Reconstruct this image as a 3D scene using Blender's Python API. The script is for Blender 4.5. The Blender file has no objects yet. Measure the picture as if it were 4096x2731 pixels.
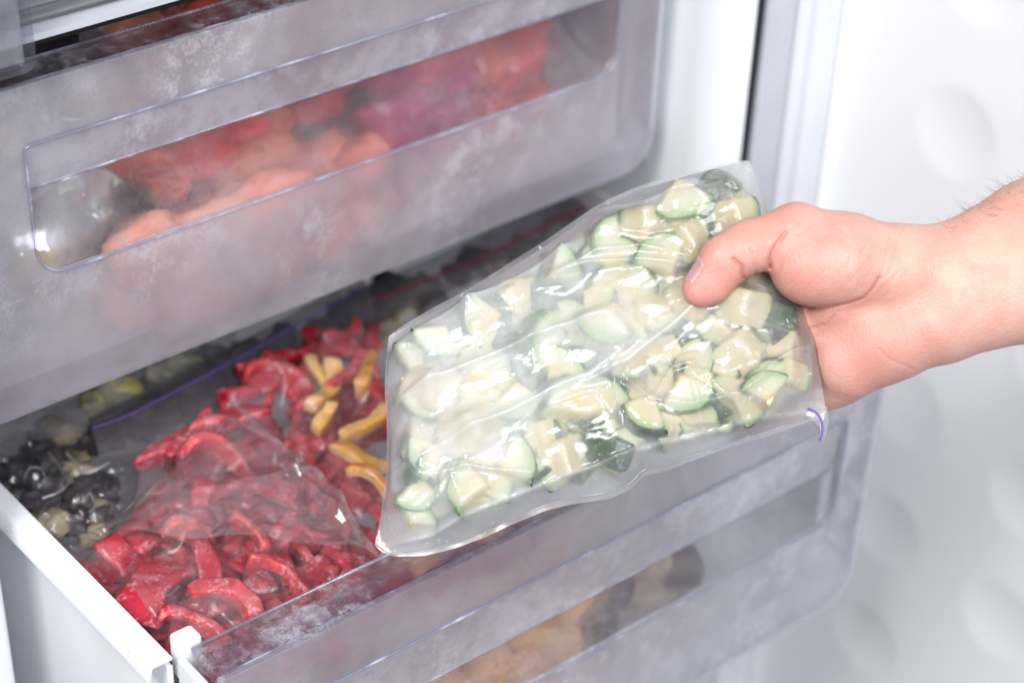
import bpy, bmesh, math, random
import numpy as np
from mathutils import Vector, Matrix, noise as mnoise
from mathutils.bvhtree import BVHTree

C = bpy.context.scene
col = C.collection
random.seed(7); np.random.seed(7)

# ------------------------------------------------------------------ camera
CAM = np.array([-0.7499, -0.72665, 0.66972])
YAW, PITCH, ROLL, FOC = 0.72512, 0.59281, 0.04189, 1960.585
W, H = 1024.0, 682.75
_cy, _sy, _cp, _sp = math.cos(YAW), math.sin(YAW), math.cos(PITCH), math.sin(PITCH)
CF = np.array([_sy*_cp, _cy*_cp, -_sp])
_r = np.array([_cy, -_sy, 0.0]); _u = np.cross(_r, CF)
CR = math.cos(ROLL)*_r + math.sin(ROLL)*_u
CU = -math.sin(ROLL)*_r + math.cos(ROLL)*_u
cd = bpy.data.cameras.new('camera'); cam = bpy.data.objects.new('camera', cd); col.objects.link(cam)
cam.matrix_world = Matrix(((CR[0], CU[0], -CF[0], CAM[0]), (CR[1], CU[1], -CF[1], CAM[1]),
                           (CR[2], CU[2], -CF[2], CAM[2]), (0, 0, 0, 1)))
cd.sensor_width = 36.0; cd.lens = FOC*36.0/1024.0; cd.clip_start = 0.02; cd.clip_end = 60
cd.dof.use_dof = True; cd.dof.focus_distance = 0.90; cd.dof.aperture_fstop = 5.2
C.camera = cam

# ------------------------------------------------------------------ world + lamps
wd = bpy.data.worlds.new('World'); C.world = wd; wd.use_nodes = True
bg = wd.node_tree.nodes['Background']; bg.inputs[0].default_value = (0.90, 0.92, 1.0, 1); bg.inputs[1].default_value = 0.33

def area(name, loc, target, size, power, color=(1, 1, 1), sy=None):
    l = bpy.data.lights.new(name, 'AREA'); l.energy = power; l.color = color
    l.size = size
    if sy: l.shape = 'RECTANGLE'; l.size_y = sy
    o = bpy.data.objects.new(name, l); col.objects.link(o)
    o.location = loc
    o.rotation_euler = (Vector(target)-Vector(loc)).to_track_quat('-Z', 'Y').to_euler()
    return o
area('softbox_key', (-1.25, -0.50, 1.30), (-0.1, -0.15, 0.05), 0.55, 21, (1.0, 0.985, 0.97))
area('softbox_fill', (-0.7, -1.9, 1.5), (-0.1, 0.0, 0.1), 1.1, 42, (0.95, 0.97, 1.0))

C.view_settings.view_transform = 'Standard'; C.view_settings.look = 'None'
C.view_settings.exposure = 0.16; C.view_settings.gamma = 1.0; C.view_settings.use_curve_mapping = False
cy = C.cycles
cy.use_denoising = True
cy.max_bounces = 14; cy.transparent_max_bounces = 40; cy.transmission_bounces = 8; cy.diffuse_bounces = 5; cy.glossy_bounces = 4
cy.sample_clamp_indirect = 6.0
cy.caustics_reflective = False; cy.caustics_refractive = False

# ------------------------------------------------------------------ helpers: projection
def ray(px, py):
    return CF + CR*(px-W/2)/FOC - CU*(py-H/2)/FOC
def P(px, py, d):
    return CAM + ray(px, py)*d
def on_plane(px, py, p0, n):
    d = ray(px, py); t = ((np.asarray(p0)-CAM) @ n)/(d @ n)
    return CAM + d*t

# ------------------------------------------------------------------ helpers: objects
def link(name, me, parent=None, mats=()):
    o = bpy.data.objects.new(name, me); col.objects.link(o)
    for m in mats: me.materials.append(m)
    if parent is not None: o.parent = parent
    return o
def mesh(name, V, F, smooth=True, colors=None, attr=None, mi=None):
    me = bpy.data.meshes.new(name)
    me.from_pydata([tuple(map(float, v)) for v in V], [], [tuple(int(i) for i in f) for f in F])
    me.update()
    if smooth: me.polygons.foreach_set('use_smooth', [True]*len(me.polygons))
    if colors is not None:
        a = me.color_attributes.new('Col', 'FLOAT_COLOR', 'POINT')
        c4 = np.ones((len(V), 4), np.float32); c4[:, :3] = colors
        a.data.foreach_set('color', c4.ravel())
    if attr:
        for k, v in attr.items():
            a = me.attributes.new(k, 'FLOAT', 'POINT'); a.data.foreach_set('value', np.asarray(v, np.float32))
    if mi is not None: me.polygons.foreach_set('material_index', [int(i) for i in mi])
    return me
def empty(name, label, cat, loc=(0, 0, 0), group=None, M=None):
    o = bpy.data.objects.new(name, None); col.objects.link(o)
    if M is not None: o.matrix_world = M
    else: o.location = loc
    o.empty_display_size = 0.02
    o['label'] = label; o['category'] = cat
    if group: o['group'] = group
    return o
def tag(o, label, cat, group=None):
    o['label'] = label; o['category'] = cat
    if group: o['group'] = group
    return o
def keep(o, parent):
    'parent a part whose mesh is in world coordinates'
    bpy.context.view_layer.update()
    o.parent = parent; o.matrix_parent_inverse = parent.matrix_world.inverted()
    return o
class MB:
    def __init__(s): s.v = []; s.f = []
    def add(s, V, F):
        n = len(s.v); s.v += [tuple(map(float, p)) for p in V]; s.f += [tuple(i+n for i in f) for f in F]
    def box(s, x0, x1, y0, y1, z0, z1):
        s.add([(x0, y0, z0), (x1, y0, z0), (x1, y1, z0), (x0, y1, z0), (x0, y0, z1), (x1, y0, z1), (x1, y1, z1), (x0, y1, z1)],
              [(0, 3, 2, 1), (4, 5, 6, 7), (0, 1, 5, 4), (1, 2, 6, 5), (2, 3, 7, 6), (3, 0, 4, 7)])
    def prism(s, poly, axis, a0, a1):
        'closed polygon of 2-D points extruded along an axis'
        n = len(poly)
        def pt(p, a):
            if axis == 'z': return (p[0], p[1], a)
            if axis == 'x': return (a, p[0], p[1])
            return (p[0], a, p[1])
        s.add([pt(p, a0) for p in poly]+[pt(p, a1) for p in poly],
              [tuple(range(n))[::-1], tuple(range(n, 2*n))]+[(i, (i+1) % n, n+(i+1) % n, n+i) for i in range(n)])
    def obj(s, name, mat, parent=None, bevel=0, seg=3, smooth=False):
        me = mesh(name, s.v, s.f, smooth=False)
        bm = bmesh.new(); bm.from_mesh(me); bmesh.ops.recalc_face_normals(bm, faces=bm.faces)
        if bevel: bmesh.ops.bevel(bm, geom=[e for e in bm.edges if e.is_manifold and e.calc_face_angle(0) > .5], offset=bevel, segments=seg, affect='EDGES', profile=.5, clamp_overlap=True)
        bm.to_mesh(me); bm.free()
        if smooth or bevel:
            me.polygons.foreach_set('use_smooth', [True]*len(me.polygons))
            me.set_sharp_from_angle(angle=math.radians(40))
        return link(name, me, parent, (mat,))
def tube(pts, r, n=8, closed=False):
    pts = [np.asarray(p, float) for p in pts]; V = []; F = []; N = len(pts)
    prev = None
    for i, p in enumerate(pts):
        a = pts[(i-1) % N] if closed or i > 0 else p; b = pts[(i+1) % N] if closed or i < N-1 else p
        t = b-a; t /= np.linalg.norm(t)+1e-12
        if prev is None:
            h = np.array([0, 0, 1.]) if abs(t[2]) < .9 else np.array([1., 0, 0])
        else: h = prev
        x = h-(h@t)*t; x /= np.linalg.norm(x)+1e-12; prev = x; y = np.cross(t, x)
        rr = r[i] if hasattr(r, '__len__') else r
        for k in range(n):
            an = 2*math.pi*k/n; V.append(p+rr*(math.cos(an)*x+math.sin(an)*y))
    for i in range(N if closed else N-1):
        j = (i+1) % N
        for k in range(n): F.append((i*n+k, i*n+(k+1) % n, j*n+(k+1) % n, j*n+k))
    if not closed:
        F.append(tuple(range(n))[::-1]); F.append(tuple((N-1)*n+k for k in range(n)))
    return V, F
def resample(pts, n):
    pts = np.array(pts, float); d = np.r_[0, np.cumsum(np.linalg.norm(np.diff(pts, axis=0), axis=1))]
    t = np.linspace(0, d[-1], n)
    return np.stack([np.interp(t, d, pts[:, k]) for k in range(pts.shape[1])], 1)
def smooth_curve(pts, n, it=6):
    q = resample(pts, n)
    for _ in range(it): q[1:-1] = .5*q[1:-1]+.25*(q[:-2]+q[2:])
    return q
def coons(bottom, right, top, left, ns, nt):
    'bottom, top run left to right; left, right run bottom to top'
    b = resample(bottom, ns); t = resample(top, ns); l = resample(left, nt); r = resample(right, nt)
    s = np.linspace(0, 1, ns)[:, None, None]; u = np.linspace(0, 1, nt)[None, :, None]
    return ((1-u)*b[:, None]+u*t[:, None]+(1-s)*l[None]+s*r[None]
            - ((1-s)*(1-u)*b[0]+s*(1-u)*b[-1]+(1-s)*u*t[0]+s*u*t[-1]))
def fbm(p, sc, oct=4):
    return np.array([mnoise.fractal(Vector(q)*sc, 0.9, 2.0, oct) for q in p])

# ------------------------------------------------------------------ materials
class NT:
    def __init__(s, name):
        s.m = bpy.data.materials.new(name); s.m.use_nodes = True
        s.t = s.m.node_tree; s.t.nodes.clear()
        s.out = s.n('ShaderNodeOutputMaterial')
    def n(s, typ, **kw):
        nd = s.t.nodes.new(typ)
        for k, v in kw.items():
            if k.startswith('i_'):
                nd.inputs[k[2:].replace('_', ' ')].default_value = v
            else: setattr(nd, k, v)
        return nd
    def l(s, a, b): s.t.links.new(a, b)
    def val(s, x, inp):
        if hasattr(x, 'is_linked') or hasattr(x, 'links'): s.l(x, inp)
        else: inp.default_value = x
    def math(s, op, a, b=0.0, clamp=False):
        nd = s.n('ShaderNodeMath', operation=op, use_clamp=clamp); s.val(a, nd.inputs[0]); s.val(b, nd.inputs[1]); return nd.outputs[0]
    def ramp(s, x, a, b, lo=0.0, hi=1.0):
        nd = s.n('ShaderNodeMapRange', interpolation_type='SMOOTHSTEP'); s.l(x, nd.inputs[0])
        nd.inputs[1].default_value = a; nd.inputs[2].default_value = b; nd.inputs[3].default_value = lo; nd.inputs[4].default_value = hi
        return nd.outputs[0]
    def coord(s): 
        if not hasattr(s, '_c'): s._c = s.n('ShaderNodeTexCoord').outputs['Object']
        return s._c
    def noise(s, scale, detail=4, rough=.55, dist=0.0, stretch=None, vec=None):
        nd = s.n('ShaderNodeTexNoise'); nd.inputs['Scale'].default_value = scale; nd.inputs['Detail'].default_value = detail
        nd.inputs['Roughness'].default_value = rough; nd.inputs['Distortion'].default_value = dist
        v = vec if vec is not None else s.coord()
        if stretch:
            mp = s.n('ShaderNodeMapping'); mp.inputs['Scale'].default_value = stretch; s.l(v, mp.inputs[0]); v = mp.outputs[0]
        s.l(v, nd.inputs['Vector']); return nd.outputs[0]
    def mixs(s, f, a, b):
        nd = s.n('ShaderNodeMixShader'); s.val(f, nd.inputs[0]); s.l(a, nd.inputs[1]); s.l(b, nd.inputs[2]); return nd.outputs[0]
    def mixc(s, f, a, b):
        nd = s.n('ShaderNodeMix', data_type='RGBA'); s.val(f, nd.inputs[0])
        for x, i in ((a, 6), (b, 7)):
            if isinstance(x, tuple): nd.inputs[i].default_value = (*x[:3], 1)
            else: s.l(x, nd.inputs[i])
        return nd.outputs[2]
    def bump(s, h, strength=.3, dist=.001):
        nd = s.n('ShaderNodeBump'); nd.inputs['Strength'].default_value = strength; nd.inputs['Distance'].default_value = dist
        s.l(h, nd.inputs['Height']); return nd.outputs[0]
    def facing(s, base=.04, gain=.7, power=4.0):
        lw = s.n('ShaderNodeLayerWeight'); lw.inputs[0].default_value = .5
        return s.math('ADD', s.math('MULTIPLY', s.math('POWER', lw.outputs['Facing'], power), gain), base, True)
    def attr(s, name):
        nd = s.n('ShaderNodeAttribute', attribute_name=name); return nd
    def done(s, sh): s.l(sh, s.out.inputs[0]); return s.m

def principled(name, color, rough=.5, spec=.5, noise_amt=0, noise_scale=40, bumpv=0, bscale=300, sss=0, coat=0):
    t = NT(name); p = t.n('ShaderNodeBsdfPrincipled')
    p.inputs['Roughness'].default_value = rough; p.inputs['Specular IOR Level'].default_value = spec
    p.inputs['Coat Weight'].default_value = coat
    c = color
    if noise_amt:
        f = t.ramp(t.noise(noise_scale), .3, .7)
        d = tuple(x*(1-noise_amt) for x in color)
        t.l(t.mixc(f, d, color), p.inputs['Base Color'])
    else: p.inputs['Base Color'].default_value = (*color, 1)
    if bumpv: t.l(t.bump(t.noise(bscale), bumpv, .0005), p.inputs['Normal'])
    if sss:
        p.inputs['Subsurface Weight'].default_value = sss; p.inputs['Subsurface Radius'].default_value = (.01, .007, .005); p.inputs['Subsurface Scale'].default_value = .4
    return t.done(p.outputs[0])

M_WHITE = principled('white_plastic', (.82, .84, .87), .38, .5, .04, 9, .05, 900)
M_LINER = principled('white_liner', (.80, .83, .87), .32, .5, .03, 6, .03, 700)
M_DOOR = principled('door_liner_white', (.86, .865, .88), .5, .5, .03, 4, .04, 900)
M_GREY = principled('grey_frame', (.50, .52, .57), .4, .5, .06, 20)
M_GASKET = principled('gasket_white', (.68, .70, .75), .5, .4, .05, 20)
M_BLACK = principled('black_rubber', (.012, .012, .016), .5, .4)
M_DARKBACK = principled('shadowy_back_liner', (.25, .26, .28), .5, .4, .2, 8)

def frosted(name, lo, hi, scale=14, tint=(.955, .95, .98), rough=.16, body=(.86, .855, .92), n_lo=.38, n_hi=.62, crystal=.5, blur=.12, patch=.3):
    'clear moulded plastic with frost on it: clear parts show what lies behind, frost scatters'
    t = NT(name)
    n1 = t.noise(scale, 7, .62, .4); n2 = t.noise(scale*9, 4, .6, .2); n3 = t.noise(scale*55, 2, .5)
    f = t.math('ADD', n1, t.math('MULTIPLY', t.math('SUBTRACT', n2, .5), crystal))
    f = t.math('ADD', f, t.math('MULTIPLY', t.math('SUBTRACT', n3, .5), crystal*.35))
    haze = t.ramp(f, n_lo, n_hi, lo, hi)
    if patch:
        pm = t.ramp(t.noise(scale*.8, 3, .5, vec=None), .46, .60)
        pf = t.ramp(t.math('ADD', t.noise(scale*5, 8, .74, .25), t.math('MULTIPLY', n3, .25)), .58, .74)
        haze = t.math('MINIMUM', t.math('ADD', haze, t.math('MULTIPLY', t.math('MULTIPLY', pm, pf), patch)), .9)
    tr = t.n('ShaderNodeBsdfTransparent'); tr.inputs[0].default_value = (*tint, 1)
    rf = t.n('ShaderNodeBsdfRefraction'); rf.inputs[0].default_value = (*tint, 1); rf.inputs['Roughness'].default_value = .55; rf.inputs['IOR'].default_value = 1.0+blur
    clear = t.mixs(.28, tr.outputs[0], rf.outputs[0])
    df = t.n('ShaderNodeBsdfDiffuse'); df.inputs[0].default_value = (*body, 1)
    tl = t.n('ShaderNodeBsdfTranslucent'); tl.inputs[0].default_value = (*body, 1)
    ice = t.mixs(.45, df.outputs[0], tl.outputs[0])
    sh = t.mixs(haze, clear, ice)
    gl = t.n('ShaderNodeBsdfGlossy'); gl.inputs['Roughness'].default_value = rough; gl.inputs[0].default_value = (.95, .96, 1, 1)
    t.l(t.bump(n2, .02, .0004), gl.inputs['Normal'])
    return t.done(t.mixs(t.facing(.045, .35, 4), sh, gl.outputs[0]))
M_FROST = frosted('frosted_clear_plastic', .20, .42, 9, crystal=.28, n_lo=.30, n_hi=.74, blur=.22)
M_FROSTWIN = frosted('lightly_frosted_window', .04, .24, 9, crystal=.3, n_lo=.38, n_hi=.72, blur=.34, patch=.1)
M_FROSTGRIP = frosted('frosty_grip_plastic', .30, .56, 16, crystal=.5, n_lo=.36, n_hi=.64, blur=.2)
M_FROSTLIP = frosted('frost_speckled_lip', .0, .22, 20, crystal=.7, n_lo=.48, n_hi=.70, blur=.1)
def clear_plastic(name, tint, rough=.05, haze=.06, body=(.6, .6, .7)):
    t = NT(name)
    tr = t.n('ShaderNodeBsdfTransparent'); tr.inputs[0].default_value = (*tint, 1)
    df = t.n('ShaderNodeBsdfDiffuse'); df.inputs[0].default_value = (*body, 1)
    hz = t.ramp(t.noise(60, 5), .45, .8, haze*.4, haze*2.5)
    sh = t.mixs(hz, tr.outputs[0], df.outputs[0])
    gl = t.n('ShaderNodeBsdfGlossy'); gl.inputs['Roughness'].default_value = rough
    return t.done(t.mixs(t.facing(.06, .7, 3), sh, gl.outputs[0]))
M_CLEAR = clear_plastic('clear_plastic', (.86, .87, .92))
M_EDGE = clear_plastic('bluish_plastic_edge', (.80, .82, .90), .15, .30, (.66, .68, .80))

def film(name, haze_lo, haze_hi, gapgain=.5, body=(.86, .87, .90), tint=(.97, .97, .975), rough=.09, crystals=.35, stretch=None, scale=38, bumps=.25, base_gloss=.05, blur=0, frostgain=0):
    t = NT(name)
    gap = t.attr('gap').outputs['Fac']
    n1 = t.noise(scale, 6, .6, .6, stretch)
    n2 = t.noise(420, 3, .6); n3 = t.noise(150, 5, .65)
    hz = t.math('ADD', t.ramp(n1, .36, .68, haze_lo, haze_hi), t.math('MULTIPLY', gap, gapgain))
    if frostgain: hz = t.math('ADD', hz, t.math('MULTIPLY', t.math('MULTIPLY', t.attr('frost').outputs['Fac'], frostgain), t.ramp(t.noise(55, 5, .65, .4), .25, .7, .55, 1.1)))
    if crystals:
        cr = t.math('MULTIPLY', t.ramp(n2, .60, .68, 0, 1), t.ramp(n3, .50, .62, 0, crystals))
        hz = t.math('ADD', hz, cr)
    hz = t.math('MINIMUM', hz, .93)
    tr = t.n('ShaderNodeBsdfTransparent'); tr.inputs[0].default_value = (*tint, 1)
    df = t.n('ShaderNodeBsdfDiffuse'); df.inputs[0].default_value = (*body, 1)
    tl = t.n('ShaderNodeBsdfTranslucent'); tl.inputs[0].default_value = (*body, 1)
    clr = tr.outputs[0]
    if blur:
        rf = t.n('ShaderNodeBsdfRefraction'); rf.inputs['Roughness'].default_value = .6; rf.inputs['IOR'].default_value = 1.22
        clr = t.mixs(blur, clr, rf.outputs[0])
    sh = t.mixs(hz, clr, t.mixs(.4, df.outputs[0], tl.outputs[0]))
    gl = t.n('ShaderNodeBsdfGlossy'); gl.inputs['Roughness'].default_value = rough
    bh = t.math('ADD', t.noise(90, 3, .5, .5, stretch), t.math('MULTIPLY', t.noise(500, 2), .15))
    t.l(t.bump(bh, bumps, .0012), gl.inputs['Normal'])
    return t.done(t.mixs(t.facing(base_gloss, .75, 3.2), sh, gl.outputs[0]))
M_FILM_Z = film('frosty_bag_film', .06, .20, .22, body=(.83, .84, .86), crystals=.7, base_gloss=.05, scale=30, blur=.45, frostgain=.36, bumps=.05, rough=.15)
M_FILM_R = film('clear_bag_film', .05, .22, .05, (.78, .55, .60), crystals=.4, base_gloss=.025, blur=.1, rough=.2, bumps=.12)
M_FILM_FLAP = film('loose_bag_film', .12, .27, .55, (.66, .54, .58), crystals=.1, base_gloss=.09, bumps=.1, rough=.13)
M_FILM_HEAD = film('bag_header_film', .42, .62, .1, (.19, .185, .21), crystals=.1, base_gloss=.07, bumps=.1, rough=.16)
M_FILM_DARK = film('dull_bag_film', .03, .16, .05, (.42, .42, .46), crystals=.2, base_gloss=.07, rough=.10, bumps=.6)
M_FILM_GREY = film('frosty_grey_film', .3, .6, .2, (.55, .56, .60), crystals=.2)
M_FILM_WHITE = film('shiny_white_film', .45, .75, .2, (.93, .94, .95), crystals=.1, base_gloss=.45, rough=.25)
M_FILM_BACK = film('pale_frosty_film', .14, .36, .08, (.50, .48, .48), crystals=.3, base_gloss=.06)
M_ZIP_PURPLE = principled('purple_zip', (.16, .07, .42), .4, .4)
M_ZIP_RED = principled('red_zip', (.20, .02, .05), .4, .4)
M_SEAM = clear_plastic('film_seam', (.9, .9, .93), .08, .25, (.85, .85, .88))

def food(name, frost_lo=.0, frost_hi=.55, scale=120, rough=.45, sss=.12, frostcol=(.86, .84, .86), n_lo=.5, n_hi=.72, spec=.4):
    'vertex-coloured frozen vegetable with rime on it'
    t = NT(name); p = t.n('ShaderNodeBsdfPrincipled')
    c = t.attr('Col').outputs['Color']
    info = t.n('ShaderNodeObjectInfo').outputs['Random']
    off = t.n('ShaderNodeCombineXYZ'); t.l(info, off.inputs[0]); t.l(info, off.inputs[1])
    va = t.n('ShaderNodeVectorMath', operation='ADD'); t.l(t.coord(), va.inputs[0]); t.l(off.outputs[0], va.inputs[1])
    v = va.outputs[0]
    a = t.noise(scale, 6, .68, .3, vec=v); b = t.noise(scale*6, 3, .6, vec=v)
    f = t.math('ADD', a, t.math('MULTIPLY', t.math('SUBTRACT', b, .5), .5))
    fr = t.ramp(f, n_lo, n_hi, frost_lo, frost_hi)
    v2 = t.n('ShaderNodeHueSaturation'); t.l(c, v2.inputs['Color'])
    t.l(t.math('ADD', t.math('MULTIPLY', t.noise(scale*.6, 3, vec=v), .5), .75), v2.inputs['Value'])
    t.l(t.mixc(fr, v2.outputs[0], frostcol), p.inputs['Base Color'])
    t.l(t.math('ADD', t.math('MULTIPLY', fr, .4), rough), p.inputs['Roughness'])
    p.inputs['Specular IOR Level'].default_value = spec
    if sss:
        p.inputs['Subsurface Weight'].default_value = sss; p.inputs['Subsurface Radius'].default_value = (.006, .004, .003); p.inputs['Subsurface Scale'].default_value = .6
    t.l(t.bump(t.math('ADD', a, b), .35, .0008), p.inputs['Normal'])
    return t.done(p.outputs[0])
M_ZUC = food('frozen_zucchini', 0, .5, 90, sss=.2, n_lo=.46, n_hi=.72)
M_PEP = food('frozen_pepper', .0, .55, 90, .6, .1, (.86, .56, .62), n_lo=.49, n_hi=.74, spec=.25)
M_MUSH = food('frozen_mushroom', 0, .3, 120, .5, 0, (.6, .58, .55))
M_LUMP = food('frozen_lumps', .0, .35, 40, .5, .05, (.7, .6, .65))

# ------------------------------------------------------------------ the refrigerator
fridge = empty('refrigerator', 'white refrigerator freezer compartment with its door swung open on the right', 'refrigerator', (0, 0, -.5))
def part(o): return keep(o, fridge)
# inner liner: right wall rounding out to the front rim
prof = [(.016, .40), (.016, -.012)]
for k in range(1, 9):
    a = math.pi/2*k/8; prof.append((.016+.018*(1-math.cos(a)), -.012-.026*math.sin(a)))
prof += [(.036, -.0385), (.036, -.02), (.060, -.02), (.060, .40)]
b = MB(); b.prism(prof, 'z', -.55, .75)
part(b.obj('inner_wall', M_LINER, smooth=True))
b = MB(); b.box(.0365, .0435, -.0375, -.0205, -.55, .75)
part(b.obj('door_gap_seal', M_BLACK))
prof = [(.044, -.02), (.044, -.040), (.046, -.042), (.0575, -.0425), (.059, -.043), (.0645, -.0432), (.0655, -.042), (.066, -.02)]
b = MB(); b.prism(prof, 'z', -.55, .75)
part(b.obj('front_frame', M_GREY, smooth=True))
b = MB(); b.box(-.475, -.455, -.03, .40, -.55, .75); part(b.obj('inner_wall', M_LINER, bevel=.004))
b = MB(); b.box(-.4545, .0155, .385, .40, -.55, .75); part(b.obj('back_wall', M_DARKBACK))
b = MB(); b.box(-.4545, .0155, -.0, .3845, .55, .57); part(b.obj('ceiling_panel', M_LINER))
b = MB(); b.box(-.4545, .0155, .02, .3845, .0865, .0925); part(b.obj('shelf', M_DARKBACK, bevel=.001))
b = MB(); b.box(-.4545, .0155, .02, .3845, .2785, .2835); part(b.obj('shelf', M_BLACK, bevel=.001))

# door, open at a right angle: edge profile (x, y) then a dimpled inner panel
DX = .100
door = empty('door', '', '', (DX, -.06, -.5)); del door['label'], door['category']; part(door)
prof = [(.0665, -.040), (.0665, -.044), (.068, -.0468), (.071, -.0482), (.0735, -.0482), (.0755, -.0468), (.078, -.0462), (.0805, -.0468), (.082, -.0488), (.0845, -.0505), (.088, -.0512), (.094, -.0516), (DX-.0005, -.0516), (DX+.006, -.0516), (DX+.006, -.040)]
b = MB(); b.prism(prof, 'z', -.62, .75)
keep(b.obj('door_gasket', M_GASKET, smooth=True), door)
ny, nz = 210, 420
ys = np.linspace(-.0522, -.50, ny); zs = np.linspace(-.62, .60, nz)
YY, ZZ = np.meshgrid(ys, zs, indexing='ij')
XX = np.full_like(YY, DX)
XX -= .0  # flush panel, dimples pressed in
for c0, off in ((-.142, .1507), (-.238, -.151), (-.334, .1507), (-.43, -.151)):
    for k in range(-8, 8):
        zc = off+.0965*k
        d = np.hypot(YY-c0, ZZ-zc)/.0285
        XX += np.where(d < 1, .0022*(1-np.clip(d, 0, 1)**2)**1.1, 0)
XX -= .0035*np.clip((YY+.066)/.014, 0, 1)**2
V = np.stack([XX, YY, ZZ], -1).reshape(-1, 3)
idx = np.arange(ny*nz).reshape(ny, nz)
F = np.stack([idx[:-1, :-1], idx[:-1, 1:], idx[1:, 1:], idx[1:, :-1]], -1).reshape(-1, 4)
dl = link('door_liner', mesh('door_liner', V, F), None, (M_DOOR,)); keep(dl, door)
b = MB(); b.box(DX+.0075, DX+.06, -.52, -.04, -.62, .75); keep(b.obj('door_shell', M_WHITE, bevel=.004), door)

# ------------------------------------------------------------------ drawers
def rrect(x0, x1, z0, z1, r, n=8):
    'rounded rectangle; r = radii (bl, br, tr, tl); 4 sides x n points each corner + straight subdivisions'
    pts = []
    for (cx, cz, a0, rr) in ((x0, z0, math.pi, r[0]), (x1, z0, 1.5*math.pi, r[1]), (x1, z1, 0, r[2]), (x0, z1, .5*math.pi, r[3])):
        ccx = cx+(rr if cx == x0 else -rr); ccz = cz+(rr if cz == z0 else -rr)
        for k in range(n): 
            a = a0+.5*math.pi*k/(n-1); pts.append((ccx+rr*math.cos(a), ccz+rr*math.sin(a)))
    return pts
def ring_panel(outer, inner, y0, y1):
    n = len(outer); V = []; F = []
    for y in (y0, y1):
        V += [(x, y, z) for x, z in outer]; V += [(x, y, z) for x, z in inner]
    for i in range(n):
        j = (i+1) % n
        F.append((i, j, n+j, n+i)); F.append((2*n+i, 3*n+i, 3*n+j, 2*n+j))
        F.append((i, 2*n+i, 2*n+j, j)); F.append((n+i, n+j, 3*n+j, 3*n+i))
    return V, F
def finish(me):
    bm = bmesh.new(); bm.from_mesh(me); bmesh.ops.recalc_face_normals(bm, faces=bm.faces); bm.to_mesh(me); bm.free()
    me.polygons.foreach_set('use_smooth', [True]*len(me.polygons)); me.set_sharp_from_angle(angle=math.radians(35))
    return me

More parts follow.
